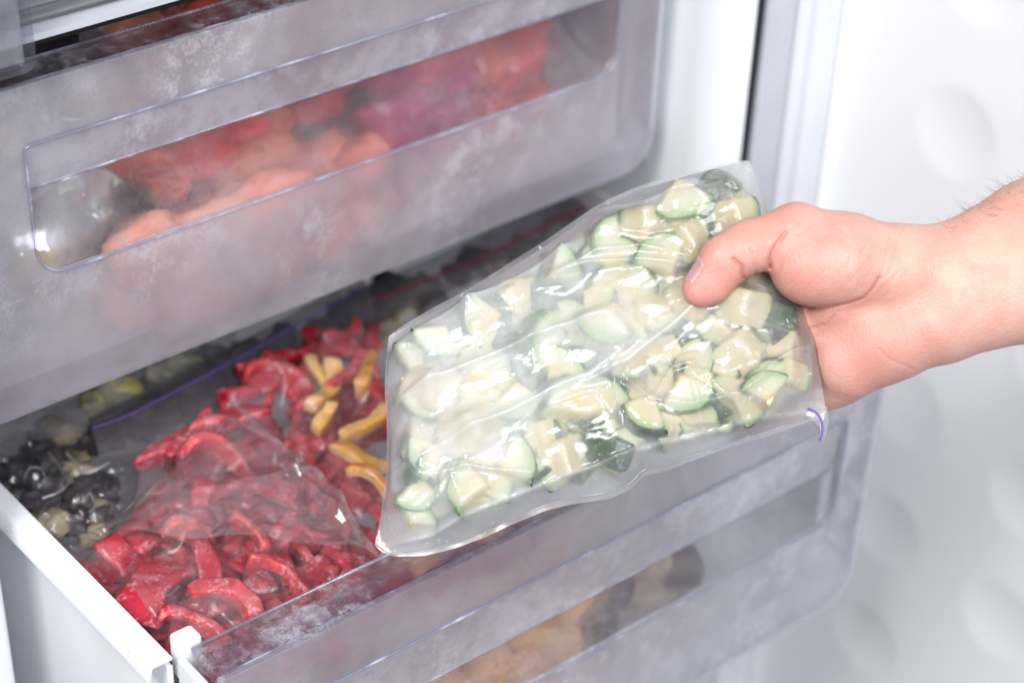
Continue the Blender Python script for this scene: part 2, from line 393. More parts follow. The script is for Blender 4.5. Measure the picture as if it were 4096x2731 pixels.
def drawer(name, label, M, xl, xr, zb, zt, wl, wr, zwb, zwt, zwi, depth=.36, lip=.03, group='freezer drawers', taper=0):
    def shear(o):
        for v in o.data.vertices: v.co.x -= taper*max(0, v.co.y-lip)
        return o
    root = empty(name, label, 'drawer', M=M, group=group)
    outer = rrect(xl, xr, zb, zt, (.022, .022, .004, .004)); inner = rrect(wl, wr, zwb, zwt, (.016, .016, .003, .003))
    # front plate with the handle opening
    V, F = ring_panel(outer, inner, 0, .0028)
    fr = link('front_panel', finish(mesh('front_panel', V, F)), root, (M_FROST,))
    # returned edge all round (right, bottom) giving the plate its thickness
    o2 = rrect(xl+.0003, xr-.0003, zb+.0003, zt-.0003, (.022, .022, .004, .004)); i2 = rrect(xl+.0025, xr-.0025, zb+.0025, zt-.003, (.020, .020, .003, .003))
    V, F = ring_panel(o2, i2, .0032, .020)
    link('edge_flange', finish(mesh('edge_flange', V, F)), root, (M_FROSTLIP,))
    # beads: along the top edge and around the opening
    pts = [(x, -.0006, z) for x, z in rrect(wl, wr, zwb, zwt, (.016, .016, .003, .003), 10)]
    V, F = tube(pts, .0008, 8, True); link('window_rim', mesh('window_rim', V, F), root, (M_EDGE,))
    pts = [(x, .004, z) for x, z in rrect(xl+.0012, xr-.0012, zb+.0012, zt-.001, (.021, .021, .003, .003), 10)]
    V, F = tube(pts, .0010, 8, True); link('edge_bead', mesh('edge_bead', V, F), root, (M_EDGE,))
    # top lip strip
    b = MB(); b.prism([(.0005, zt-.0025), (.0005, zt+.0003), (lip, zt-.0035), (lip, zt-.0065), (lip-.003, zt-.0065), (lip-.003, zt-.006)], 'x', xl+.004, xr-.004)
    b.obj('top_lip', M_FROSTLIP, root, smooth=True)
    V, F = tube([(xl+.004, lip, zt-.004), (xr-.004, lip, zt-.004)], .0011, 8); link('lip_edge', mesh('lip_edge', V, F), root, (M_EDGE,))
    # hand grip strip: from the upper edge of the opening down, tipped inward
    b = MB(); b.prism([(.001, zwt), (.003, zwt), (.0075, zwi), (.0055, zwi-.001)], 'x', wl+.001, wr-.001)
    b.obj('grip_strip', M_FROSTGRIP, root, smooth=True)
    V, F = tube([(wl+.002, .006, zwi-.0008), (wr-.002, .006, zwi-.0008)], .0009, 8); link('grip_edge', mesh('grip_edge', V, F), root, (M_EDGE,))
    # scooped window behind the strip
    nu, nv = 120, 40; us = np.linspace(wl+.0008, wr-.0008, nu); vs = np.linspace(0, 1, nv)
    V = []; A = np.linspace(0, 1, nv)
    for x in us:
        e = min(x-wl, wr-x); ef = 1-(1-min(1, e/.034))**2.2
        for v in vs:
            z = zwb+.0008+v*(zwt-zwb-.0016)
            # lower corners follow the rounded opening
            if z < zwb+.016 and e < .016:
                lim = zwb+.016-math.sqrt(max(0, .016**2-(.016-e)**2))
                z = max(z, lim)
            dd = .026*math.sin(min(1, v/.8)*math.pi/2)**.9*ef
            V.append((x, .0022+dd, z))
    idx = np.arange(nu*nv).reshape(nu, nv)
    F = np.stack([idx[:-1, :-1], idx[1:, :-1], idx[1:, 1:], idx[:-1, 1:]], -1).reshape(-1, 4)
    link('window', mesh('window', V, F), root, (M_FROSTWIN,))
    # body
    t = .003; zr = zt-.005
    for sx, x in ((-1, xl+.0015), (1, xr-.0015)):
        b = MB(); xa, xb = (x-t, x) if sx < 0 else (x, x+t)
        b.box(xa-(.005 if sx < 0 else 0), xb-(.005 if sx < 0 else 0), lip+.004, depth, zb+.004, zr-.008)
        o = b.obj('side_wall', M_WHITE, root, bevel=.0008)
        if sx < 0: shear(o)
        # rim flange with a turned-down lip and ribs
        b = MB()
        if sx < 0: pr = [(xl-.0040, zr-.0025), (xl-.0050, zr-.0006), (xl-.0140, zr-.001), (xl-.0155, zr-.0028), (xl-.0175, zr-.0105), (xl-.0160, zr-.0105), (xl-.0142, zr-.0036), (xl-.0040, zr-.0038)]
        else: pr = [(xr+.001, zr), (xr+.0015, zr+.0012), (xr+.006, zr+.0012), (xr+.0065, zr-.001), (xr+.0065, zr-.0085), (xr+.005, zr-.0085), (xr+.005, zr-.0022), (xr+.001, zr-.0022)]
        b.prism(pr, 'y', lip+.003, depth)
        o = b.obj('side_rim', M_WHITE, root, bevel=.0006)
        if sx < 0: shear(o)
        if sx < 0:
            for k in range(9):
                y = lip+.02+k*.036; b = MB()
                b.box(xl-.0162, xl-.0075, y, y+.0016, zr-.0130, zr-.0039)
                shear(b.obj('rim_rib', M_WHITE, root))
    b = MB(); b.box(xl-.0028, xr-.002, depth-.003, depth, zb+.004, zr-.006); b.obj('back_panel', M_WHITE, root, bevel=.0008)
    b = MB(); b.box(xl-.0028, xr-.002, .022, depth-.0035, zb+.003, zb+.006); b.obj('bottom_panel', M_WHITE, root)
    # white corner clips holding the clear front
    for sx in (-1, 1):
        b = MB(); xo = xl if sx < 0 else xr
        xs = (xo-.0045, xo-.0005) if sx < 0 else (xo+.0005, xo+.006)
        b.box(xs[0], xs[1], .006, .0295, zb+.02, zt-.004)
        o = b.obj('corner_clip', M_WHITE, root, bevel=.0022)
        b = MB(); xs = (xo-.0015, xo+.0105) if sx < 0 else (xo-.008, xo+.004)
        b.box(xs[0], xs[1], .0305, .041, zt-.024, zt+.0005)
        b.obj('corner_clip', M_WHITE, root, bevel=.0022)
    return root
MU = Matrix.Translation((-.2, 0, 0))
upper = drawer('freezer_drawer', 'closed frosted freezer drawer above, with a rounded handle opening showing red bags', MU,
               -.2515, .200, .1009, .272, -.2036, .1659, .1727, .2427, .2183)
ML = Matrix.Translation((-.2, -.183, 0)) @ Matrix.Rotation(-.022, 4, 'Z') @ Matrix.Rotation(.0, 4, 'X')
LX = dict(xl=-.2265, xr=.2105, zb=-.1165, zt=.062)
lower = drawer('freezer_drawer', 'pulled out freezer drawer with white side rail, full of bagged frozen vegetables', ML,
               LX['xl'], LX['xr'], LX['zb'], LX['zt'], LX['xl']+.0334, .1815, -.044, .028, -.0095, taper=.022)
# the compartment flap at the very top left
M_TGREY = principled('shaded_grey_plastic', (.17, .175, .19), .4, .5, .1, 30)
b = MB(); b.prism([(.006, .2905), (-.002, .2925), (-.002, .2955), (.006, .2965)], 'x', -.437, .005); trim_ = b.obj('bottom_trim', M_GREY)
top = empty('freezer_drawer', 'topmost freezer drawer cut off by the upper left corner, grey panel with clear end tab', 'drawer', (-.2, .0, .29), group='freezer drawers')
keep(trim_, top)
b = MB()
b.prism([(.0062, .2985), (.003, .2995), (.003, .301), (.0062, .302)], 'x', -.437, .005)
b.prism([(.0062, .3045), (.004, .3053), (.004, .3063), (.0062, .3075)], 'x', -.437, .005)
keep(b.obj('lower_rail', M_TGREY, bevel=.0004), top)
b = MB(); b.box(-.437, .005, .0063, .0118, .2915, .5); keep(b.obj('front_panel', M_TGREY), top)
b = MB(); pts = rrect(-.437, -.4005, .2862, .48, (.002, .006, .002, .002)); V, F = ring_panel(pts, rrect(-.434, -.4042, .2895, .477, (.002, .004, .002, .002)), -.016, -.004)
keep(link('end_tab', finish(mesh('end_tab', V, F)), None, (M_CLEAR,)), top)
b = MB(); b.box(-.434, -.4042, -.012, -.010, .2895, .477); keep(b.obj('tab_face', M_FROSTWIN), top)

# ------------------------------------------------------------------ food pieces
def chunk_mesh(name, R, ang, th, seed, wob=.085, skincol=(.035, .10, .03), squash=1.0, core=.42):
    'sector of a zucchini slice: arc side carries the skin, along local +Y; axis = local Z'
    rnd = random.Random(seed); h = ang/2
    out = []; kind = []
    na = 15
    for k in range(na):
        a = math.pi/2-h+ang*k/(na-1); out.append((R*math.cos(a)*squash, R*math.sin(a))); kind.append(1)
    if ang < 5.5:
        tip = (rnd.uniform(-.1, .1)*R, rnd.uniform(-.08, .15)*R)
        for seg in ((out[-1], tip), (tip, out[0])):
            for k in range(1 if seg[0] != tip else 0, 6):
                u = k/6.0; out.append((seg[0][0]*(1-u)+seg[1][0]*u, seg[0][1]*(1-u)+seg[1][1]*u)); kind.append(0)
    out = np.array(out); kind = np.array(kind); n = len(out)
    ctr = out.mean(0)
    lev = []  # (z, scale)
    rd = .17
    for k in range(4):
        a = math.pi/2*k/3; lev.append((-th/2+th*.24*(1-math.sin(a)) if False else -th/2+th*.22*(1-math.cos(a)), 1-rd*(1-math.sin(a))))
    for u in (.25, .5, .75): lev.append((-th/2+th*(.22+.56*u), 1.0+.02*math.sin(u*3.1)))
    for k in range(4):
        a = math.pi/2*(3-k)/3; lev.append((th/2-th*.22*(1-math.cos(a)), 1-rd*(1-math.sin(a))))
    V = []; Cc = []; F = []
    flesh = np.array((.85, .87, .62)); seedc = np.array((.97, .70, .24)); green = np.array((.32, .58, .08)); skin = np.array(skincol)
    cream = np.array((.91, .88, .66))
    def colr(p, sk, cap):
        r = math.hypot(p[0]/squash, p[1])/R
        c = flesh*min(1, r/.7)+cream*(1-min(1, r/.7))
        q_ = max(0, min(1, (core-r)/.25+.5+.9*mnoise.noise(Vector((p[0]*160, p[1]*160, seed))))); q_ = q_**1.5*(.66 if core < .6 else .44)
        c = c*(1-q_)+seedc*q_
        g = max(0, min(1, (r-.70)/.26)); c = c*(1-g)+green*g
        if sk: c = skin*(.7+.6*rnd.random())
        return c
    rings = [(z, s) for z, s in lev]
    for z, s in rings:
        for i in range(n):
            p = ctr+(out[i]-ctr)*s
            V.append((p[0], p[1], z)); sk = kind[i] and (s > 1-rd*1.02)
            Cc.append(colr(p, sk, False))
    m = len(rings)
    for j in range(m-1):
        for i in range(n): F.append((j*n+i, j*n+(i+1) % n, (j+1)*n+(i+1) % n, (j+1)*n+i))
    for side, j in ((-1, 0), (1, m-1)):
        base = j*n; z, s0 = rings[j]; last = [base+i for i in range(n)]
        for q in (.93, .78, .55, .3):
            cur = []
            for i in range(n):
                p = ctr+(out[i]-ctr)*s0*q; cur.append(len(V)); V.append((p[0], p[1], z+side*th*.015*(1-q))); Cc.append(colr(p, False, True))
            for i in range(n):
                f = (last[i], last[(i+1) % n], cur[(i+1) % n], cur[i]); F.append(f if side > 0 else f[::-1])
            last = cur
        ci = len(V); V.append((ctr[0], ctr[1], z+side*th*.02)); Cc.append(colr(ctr, False, True))
        for i in range(n):
            f = (last[i], last[(i+1) % n], ci); F.append(f if side > 0 else f[::-1])
    V = np.array(V)
    so = Vector((seed*1.7, seed*.3, 0))
    for i in range(len(V)):
        q = Vector(V[i]); d = mnoise.noise_vector(q*70+so)
        V[i] += np.array(d)*R*wob
    return mesh(name, V, F, colors=np.array(Cc))

def strip_mesh(name, R, ang, w, th, seed, outer, inner, bend=.0, twist=.0):
    'a curved strip of bell pepper: arc in local XY, width along Z'
    rnd = random.Random(seed); n = max(14, int(ang*12)); V = []; F = []; Cc = []
    sec = []
    for k in range(16):
        a = 2*math.pi*k/16; ca, sa = math.cos(a), math.sin(a)
        sec.append((math.copysign(abs(ca)**.38, ca)*th/2, math.copysign(abs(sa)**.38, sa)*w/2))
    outer = np.array(outer); inner = np.array(inner)
    for i in range(n):
        u = i/(n-1); a = -ang/2+ang*u
        taper = min(1, .72+min(u, 1-u)*3.5); wv = .84+.30*math.sin(seed*1.3+u*(2.2+seed%3))
        tw = twist*(u-.5); RR = R*(1+.10*math.sin(3*u+seed))
        for dx, dz in sec:
            dz = dz*wv; dx2 = dx*math.cos(tw)-dz*math.sin(tw); dz2 = dx*math.sin(tw)+dz*math.cos(tw)
            r = RR+dx2*taper
            V.append((r*math.cos(a)-R, r*math.sin(a), dz2*taper+bend*math.sin(u*math.pi)))
            f = .5+.5*dx/(th/2); edge = abs(dz)/(w/2)
            c = inner*(1-f)+outer*f
            if edge > .8: c = c*.6+inner*.4+.03
            Cc.append(c*(.85+.3*rnd.random()))
    m = 16
    for i in range(n-1):
        for k in range(m): F.append((i*m+k, i*m+(k+1) % m, (i+1)*m+(k+1) % m, (i+1)*m+k))
    F.append(tuple(range(m))[::-1]); F.append(tuple((n-1)*m+k for k in range(m)))
    V = np.array(V); so = Vector((seed*2.1, .5, seed))
    for i in range(len(V)): V[i] += np.array(mnoise.noise_vector(Vector(V[i])*140+so))*.0010+np.array(mnoise.noise_vector(Vector(V[i])*45+so))*.0030
    return mesh(name, V, F, colors=np.array(Cc))
def lump_mesh(name, r, seed, color, sub=3, amp=.25, stretch=(1, 1, 1)):
    bm = bmesh.new(); bmesh.ops.create_icosphere(bm, subdivisions=sub, radius=1)
    V = np.array([v.co[:] for v in bm.verts]); F = [[v.index for v in f.verts] for f in bm.faces]; bm.free()
    so = Vector((seed*3.1, seed*.7, seed*.13)); out = []
    for v in V:
        d = mnoise.fractal(Vector(v)*1.3+so, 1.0, 2.0, 3); out.append(v*(1+amp*d)*np.array(stretch)*r)
    rnd = np.random.RandomState(seed)
    cc = np.array(color)[None]*(.8+.4*rnd.rand(len(V), 1))
    return mesh(name, out, F, colors=cc)
def place(me, name, mat, pos, rot, label, cat, group):
    o = link(name, me, None, ())
    if not me.materials: me.materials.append(mat)
    o.matrix_world = Matrix.Translation(Vector(pos)) @ rot.to_4x4()
    tag(o, label, cat, group); return o
def world_geo(objs):
    V = []; F = []
    for o in objs:
        n = len(V); M = o.matrix_world
        V += [M @ v.co for v in o.data.vertices]; F += [[i+n for i in p.vertices] for p in o.data.polygons]
    return V, F

# ------------------------------------------------------------------ draped bag film
def drape(Pg, n, pieces, it=300, off=.0005, sag=.00006, wrinkle=None, back=-.006, maxh=.08, low=.0, edge_pin=True, edge=.0042, passes=2, soft=0):
    'membrane stretched over the pieces: Pg grid of points on the bag plane, n its normal. returns points, gap'
    ns, nt = Pg.shape[:2]; n = np.asarray(n, float)
    obst = np.full((ns, nt), low)
    if pieces:
        V, F = world_geo(pieces); tree = BVHTree.FromPolygons(V, F)
        nv = Vector(n)
        for i in range(1, ns-1):
            for j in range(1, nt-1):
                p = Vector(Pg[i, j])
                h = tree.ray_cast(p+nv*maxh, -nv, maxh+.02)
                if h[0] is not None: obst[i, j] = max(low, (h[0]-p).dot(nv)+off)
    raw = obst.copy()
    ed = np.minimum.outer(np.minimum(np.arange(ns), ns-1-np.arange(ns)), np.full(nt, 999))
    ed = np.minimum(ed, np.minimum.outer(np.full(ns, 999), np.minimum(np.arange(nt), nt-1-np.arange(nt))))
    for _ in range(soft):
        o2 = obst.copy(); o2[1:-1, 1:-1] = .2*(obst[1:-1, 1:-1]+obst[:-2, 1:-1]+obst[2:, 1:-1]+obst[1:-1, :-2]+obst[1:-1, 2:]); obst = o2
    obst = np.minimum(obst, low+edge*ed)  # film comes down to the seam
    h = obst.copy()
    for _ in range(it):
        a = h.copy()
        a[1:-1, 1:-1] = .25*(h[:-2, 1:-1]+h[2:, 1:-1]+h[1:-1, :-2]+h[1:-1, 2:])-sag
        h = np.maximum(obst, a)
        if edge_pin: h[0, :] = h[-1, :] = low; h[:, 0] = h[:, -1] = low
    gap = np.clip((h-raw-(.0015 if soft else 0))/.012, 0, 1)
    for _ in range(passes):
        gap[1:-1, 1:-1] = .5*gap[1:-1, 1:-1]+.125*(gap[:-2, 1:-1]+gap[2:, 1:-1]+gap[1:-1, :-2]+gap[1:-1, 2:])
        h[1:-1, 1:-1] = .6*h[1:-1, 1:-1]+.1*(h[:-2, 1:-1]+h[2:, 1:-1]+h[1:-1, :-2]+h[1:-1, 2:])
    h = np.maximum(h, np.where(obst < raw, h, raw-.0004))
    if wrinkle is not None: h = h+wrinkle
    return Pg+h[..., None]*n, gap, h
def grid_faces(ns, nt, off=0, flip=False):
    idx = np.arange(ns*nt).reshape(ns, nt)+off
    F = np.stack([idx[:-1, :-1], idx[1:, :-1], idx[1:, 1:], idx[:-1, 1:]], -1).reshape(-1, 4)
    return F[:, ::-1] if flip else F
def ridges(Pg, n, lines, rng):
    'crease ridges along polylines given in grid space metric: list of (points world, width, height)'
    ns, nt = Pg.shape[:2]; Q = Pg.reshape(-1, 3); w = np.zeros(len(Q))
    for pts, wd, ht in lines:
        best = np.full(len(Q), 9.0); fade = np.zeros(len(Q))
        L = len(pts)-1
        for k in range(L):
            a, b_ = np.asarray(pts[k]), np.asarray(pts[k+1]); ab = b_-a
            t = np.clip((Q-a)@ab/(ab@ab), 0, 1); d = np.linalg.norm(Q-(a+t[:, None]*ab), axis=1)
            m = d < best; best[m] = d[m]; fade[m] = ((k+t)/L)[m]
        w += ht*np.exp(-np.abs(best/wd)**1.15)*np.sin(np.clip(fade, 0.02, .98)*math.pi)**.5
    return w.reshape(ns, nt)

# ------------------------------------------------------------------ the zucchini bag in the hand
BD = {'BL': .885, 'BR': .900, 'UL': .925, 'UR': .925}
cBL, cBR, cUL, cUR = P(378, 548, BD['BL']), P(826, 412, BD['BR']), P(389, 336, BD['UL']), P(749, 161, BD['UR'])
ctr = (cBL+cBR+cUL+cUR)/4
bn = np.cross((cBR+cUR)-(cBL+cUL), (cUL+cUR)-(cBL+cBR)); bn /= np.linalg.norm(bn)
if bn @ (CAM-ctr) < 0: bn = -bn
def BP(px, py): return on_plane(px, py, ctr, bn)
def bcurve(pts, n=60, it=3): return smooth_curve([BP(*q) for q in pts], n, it)
bot = bcurve([(375, 545), (382, 550), (394, 554), (424, 552), (457, 543), (484, 533), (511, 519), (543, 506), (573, 498), (610, 493), (630, 484), (643, 469), (667, 464), (700, 453), (743, 439), (776, 429), (811, 418), (826, 412)], 110, 1)
rgt = bcurve([(826, 412), (822, 385), (815, 345), (806, 312), (790, 285), (778, 262), (772, 235), (767, 205), (758, 180), (749, 161)])
tp = bcurve([(389, 336), (440, 308), (500, 275), (560, 236), (600, 208), (640, 190), (700, 172), (730, 165), (749, 161)])
lft = bcurve([(375, 545), (381, 520), (388, 480), (389, 430), (386, 380), (389, 336)])
Zg = coons(bot, rgt, tp, lft, 210, 170)
bx = np.cross(np.array([0, 0, 1.]), bn); bx /= np.linalg.norm(bx); bx = CR-(CR@bn)*bn; bx /= np.linalg.norm(bx); by = np.cross(bn, bx)
BF = Matrix((tuple(bx), tuple(by), tuple(bn))).transposed()
zuc = []; rq = random.Random(3)
RIM = np.concatenate([resample(q, 80) for q in (bot, rgt, tp, lft)])
def ZP(px, py, kind, rot=0, R=.019, ang=1.7, th=.016, tilt=(0, 0), hgt=.010, label=None, core=.42, seed=None, skin=(.035, .10, .03)):
    seed = seed if seed is not None else len(zuc)+11
    if label: R *= .93; th *= .95; hgt += rq.uniform(-.004, .002)
    me = chunk_mesh('zucchini_chunk', R, ang, th, seed, core=core, skincol=skin)
    m = Matrix.Rotation(math.radians(rot), 3, 'Z')
    if kind == 'skin': loc = Matrix.Rotation(math.radians(78), 3, 'X')
    elif kind == 'side': loc = Matrix.Rotation(math.radians(-75), 3, 'X')
    else: loc = Matrix.Identity(3)
    loc = Matrix.Rotation(math.radians(tilt[0]), 3, 'X') @ Matrix.Rotation(math.radians(tilt[1]), 3, 'Y') @ m @ loc
    pos = Vector(BP(px, py))+Vector(bn)*hgt
    # centre the sector on the pixel
    com = sum((v.co for v in me.vertices), Vector())/len(me.vertices)
    pv = np.array(pos-Vector(bn)*hgt); mr = .66*R+.006
    for _ in range(6):
        dd = np.linalg.norm(RIM-pv, axis=1); k = int(dd.argmin())
        inside = (pv-RIM[k])@(ctr-RIM[k]) > 0
        if inside and dd[k] >= mr: break
        c_ = (ctr-pv)/np.linalg.norm(ctr-pv); pv = pv+c_*((mr-dd[k]) if inside else (dd[k]+mr))*.9
    pos = Vector(pv)+Vector(bn)*hgt
    rot3 = BF @ loc
    o = place(me, 'zucchini_chunk', M_ZUC, pos-rot3 @ com, rot3, label or 'pale zucchini chunk half hidden under the hazy part of the held bag', 'zucchini piece', 'zucchini chunks in the held bag')
    zuc.append(o); return o
K = ZP
K(586, 409, 'face', 5, .025, 2.9, .017, (-14, 8), .013, 'large half round zucchini slice with dark rind along its top, front centre of held bag', .62)
K(518, 481, 'face', -75, .021, 1.5, .017, (-8, 6), .012, 'zucchini cube with dark green rind down its right side near the bag lower edge')
K(561, 470, 'side', 20, .019, 1.6, .018, (0, 6), .011, 'yellow seedy zucchini cube just left of the black rind piece at the bag lower edge', .9)
K(612, 474, 'skin', 150, .019, 1.6, .016, (10, -10), .010, 'small zucchini wedge turned black rind outward at the bag lower edge')
K(643, 428, 'face', 150, .019, 1.5, .018, (-5, 5), .014, 'yellow cored zucchini cube directly right of the large half round slice', .85)
K(688, 405, 'face', 200, .021, 1.6, .018, (12, 0), .015, 'zucchini chunk with light green rind on its underside below bright creases', skin=(.12, .26, .05))
K(758, 422, 'skin', 170, .020, 1.5, .020, (-10, 10), .008, 'black rinded zucchini chunk in the lower right corner of the held bag')
K(768, 396, 'face', 20, .019, 1.6, .016, (0, 10), .012, 'pale zucchini cube sitting above the black rinded corner chunk')
K(732, 402, 'skin', 20, .018, 1.4, .018, (0, 0), .009, 'dark rind zucchini piece behind the sharp bright creases at right')
K(738, 362, 'side', 40, .020, 1.6, .018, (0, 0), .014, 'creamy zucchini cube right of centre below the thumb', .9)
K(742, 317, 'side', -10, .020, 1.6, .018, (5, 10), .013, 'creamy yellow zucchini cube right below the thumb web', .8)
K(786, 330, 'skin', -70, .017, 1.5, .016, (0, 20), .007, 'purplish dark rind zucchini piece against the palm at the bag edge', skin=(.05, .05, .07))
K(610, 338, 'face', 160, .022, 1.7, .020, (18, -14), .015, 'zucchini cube with bright green rind on lower left, centre of bag below thumb tip', skin=(.16, .30, .06))
K(566, 256, 'face', -60, .021, 1.3, .016, (-5, 0), .012, 'triangular zucchini wedge with dark rind on its right, upper left of the bag')
K(611, 264, 'face', 5, .019, 2.4, .015, (-10, 0), .012, 'half round zucchini slice with thin dark rind on top, beside the triangular wedge')
K(660, 264, 'face', 25, .022, 1.6, .018, (-6, -4), .015, 'broad zucchini wedge with peaked dark rind left of the thumb tip', .6)
K(624, 292, 'face', 0, .018, 2.4, .016, (-30, 0), .012, 'zucchini slice showing a thin rind rim under the bright long crease')
K(606, 226, 'face', 60, .018, 1.6, .018, (0, 20), .011, 'yellow green zucchini chunk near the top edge of the bag', .3, skin=(.20, .30, .06))
K(645, 237, 'side', 0, .019, 1.6, .020, (0, 0), .012, 'cream coloured zucchini block between thumb knuckle and the top edge', .9)
K(683, 216, 'face', 190, .021, 1.7, .018, (16, 0), .014, 'zucchini chunk with vivid green lower rind near the upper right of bag', skin=(.14, .30, .05))
K(690, 250, 'side', 30, .018, 1.6, .018, (0, 0), .012, 'orange tinged zucchini block touching the thumb from the left', .95)
K(722, 196, 'skin', 60, .021, 1.7, .020, (0, 0), .012, 'black rinded zucchini chunk in the top corner above the thumb')
K(742, 220, 'side', 10, .018, 1.6, .018, (0, 0), .012, 'pale zucchini block tucked under the thumb in the top corner', .8)
K(704, 192, 'face', -30, .018, 1.5, .015, (0, 0), .010, 'pale zucchini wedge left of the black rinded top corner chunk')
K(545, 345, 'face', 60, .024, 2.4, .014, (0, 40), .012, 'tilted zucchini slice with a green rim left of the bag centre', skin=(.10, .24, .06))
K(510, 303, 'side', 20, .020, 1.6, .018, (0, 0), .010, 'yellowish zucchini block under hazy film near the upper left edge', .9)
K(472, 328, 'face', 100, .020, 1.8, .016, (0, 10), .010, 'faint green zucchini chunk under hazy film, upper left')
K(488, 375, 'face', -30, .023, 2.2, .016, (-25, 0), .011, 'zucchini slice with a soft green edge under the frosted left half')
K(408, 360, 'skin', 30, .018, 1.5, .016, (0, 0), .007, 'dark rind zucchini piece blurred behind frost at the bag left edge')
K(440, 352, 'face', 150, .019, 1.8, .016, (0, 0), .009, 'pale zucchini chunk inside the blurred upper left corner')
K(436, 395, 'side', 0, .021, 1.6, .018, (0, 0), .010, 'pale zucchini block under the long grey folds at left', .8)
K(475, 437, 'side', 30, .023, 1.8, .018, (0, 0), .012, 'big cream zucchini block in the frosted lower left half', .7)
K(520, 410, 'face', -170, .021, 1.6, .018, (20, 0), .012, 'zucchini chunk with pointed green rind left of the large half round slice', skin=(.12, .26, .06))
K(408, 480, 'face', 120, .020, 1.7, .016, (0, 0), .009, 'cream zucchini chunk at the frosted left edge above the lower corner', .8)
K(405, 515, 'face', 185, .018, 1.5, .016, (10, 0), .008, 'small zucchini chunk with dark green base in the lower left corner', skin=(.03, .14, .05))
K(453, 513, 'face', 85, .021, 1.6, .018, (-6, -8), .011, 'zucchini wedge with orange seeds and green left edge near the lower left tip', .75, skin=(.08, .24, .06))
K(428, 468, 'face', 60, .019, 1.6, .016, (0, 30), .009, 'zucchini chunk with a green pointed tip above the lower left wedges', skin=(.06, .2, .07))
K(690, 310, 'side', 0, .020, 1.6, .018, (0, 0), .011, 'cream zucchini block right under the thumb tip', .85)
K(660, 352, 'face', 80, .021, 1.7, .016, (0, 0), .009, 'pale zucchini chunk at the bag centre between green rind cube and palm')
K(700, 372, 'face', 250, .019, 1.6, .016, (0, 0), .010, 'pale zucchini chunk above the light green rind piece, right of centre', .7)
K(566, 372, 'face', 320, .020, 1.6, .015, (0, 0), .008, 'soft yellow zucchini chunk just above the large half round slice', .7)
K(650, 322, 'side', 90, .018, 1.6, .016, (0, 0), .010, 'cream zucchini chunk right of the central bright green cube', .9)
K(545, 440, 'side', 10, .018, 1.5, .016, (0, 0), .008, 'pale zucchini chunk tucked under the lower left of the half round slice', .6)
K(680, 443, 'side', 60, .016, 1.5, .014, (0, 0), .007, 'small yellow zucchini chunk on the bottom seam right of centre', .9)
K(712, 432, 'face', 60, .016, 1.7, .014, (0, 0), .007, 'small pale zucchini chunk next to the bottom seam beside the black rind chunk')
# hidden lower layer
rr = random.Random(4); pts = []
tries = 0
while len(pts) < 125 and tries < 12000:
    tries += 1
    s, t_ = rr.uniform(.04, .96), rr.uniform(.06, .88)
    g = Zg[int(s*209), int(t_*169)]
    if all(np.linalg.norm(g-q) > .0118 for q in pts):
        pts.append(g); d = g-CAM; z = d@CF
        K(W/2+FOC*(d@CR)/z, H/2-FOC*(d@CU)/z, rr.choice(['face', 'side', 'face', 'side', 'face', 'side', 'skin']), rr.uniform(0, 360), rr.uniform(.0125, .0175), rr.uniform(1.4, 2.4), .013,
          (rr.uniform(-15, 15), rr.uniform(-15, 15)), rr.uniform(.0, .010), core=rr.uniform(.3, .8))
bpy.context.view_layer.update()
zbag = empty('zucchini_bag', 'clear zip bag of frozen zucchini chunks held over the drawer by a hand', 'freezer bag', tuple(ctr))
wl_ = [([BP(*q) for q in l], wd, ht) for l, wd, ht in (
    ([(392, 412), (430, 395), (500, 366), (560, 340), (612, 328)], .0030, .0050), ([(415, 470), (480, 440), (540, 410), (590, 385), (640, 352)], .0030, .0048),
    ([(580, 398), (630, 372), (675, 335), (715, 300)], .0026, .0055), ([(545, 292), (590, 278), (640, 276), (692, 282)], .0018, .0050), ([(560, 286), (600, 266), (640, 262), (690, 272)], .0018, .0042),
    ([(600, 240), (650, 250), (690, 245)], .0016, .0020), ([(575, 205), (640, 215), (700, 205), (735, 195)], .0022, .0030),
    ([(450, 482), (470, 476), (500, 480), (545, 484)], .0010, .0035), ([(440, 510), (447, 485), (452, 476), (462, 500)], .0010, .0030),
    ([(615, 368), (622, 385), (645, 406), (652, 412)], .0010, .0040), ([(612, 370), (617, 400), (622, 440)], .0010, .0034), ([(652, 412), (672, 378), (690, 374), (705, 395)], .0010, .0040), ([(650, 410), (690, 416), (740, 405), (770, 385)], .0012, .0034),
    ([(690, 384), (705, 384), (718, 402), (735, 410), (750, 398)], .0010, .0045), ([(750, 398), (775, 372), (800, 354), (812, 353)], .0011, .0045), ([(690, 384), (697, 415), (702, 440)], .0010, .0034),
    ([(555, 418), (585, 404), (600, 402), (614, 425)], .0009, .0022), ([(808, 354), (810, 380), (806, 405)], .0012, .0030),
    ([(392, 350), (450, 320), (520, 286), (575, 250)], .0030, .0030), ([(410, 520), (393, 490), (394, 440)], .0020, .0022), ([(700, 180), (725, 190), (765, 226)], .0018, .0030), ([(735, 330), (770, 338), (806, 345)], .0018, .0024),
    ([(395, 545), (430, 540), (480, 517), (560, 486), (640, 457), (700, 440), (760, 424), (822, 411)], .0012, .0040))]
wr = ridges(Zg, bn, wl_, None)
Q = Zg.reshape(-1, 3)
wr += (.0006*fbm(Q@np.stack([bx*1.0+by*.35, by*2.2-bx*.8, bn], 1), 60, 3)).reshape(Zg.shape[:2])
Zf, gap, hz = drape(Zg, bn, zuc, 700, .0026, .000008, wrinkle=wr*1.0, edge=.0026, passes=6, soft=3)
ns, nt = Zg.shape[:2]
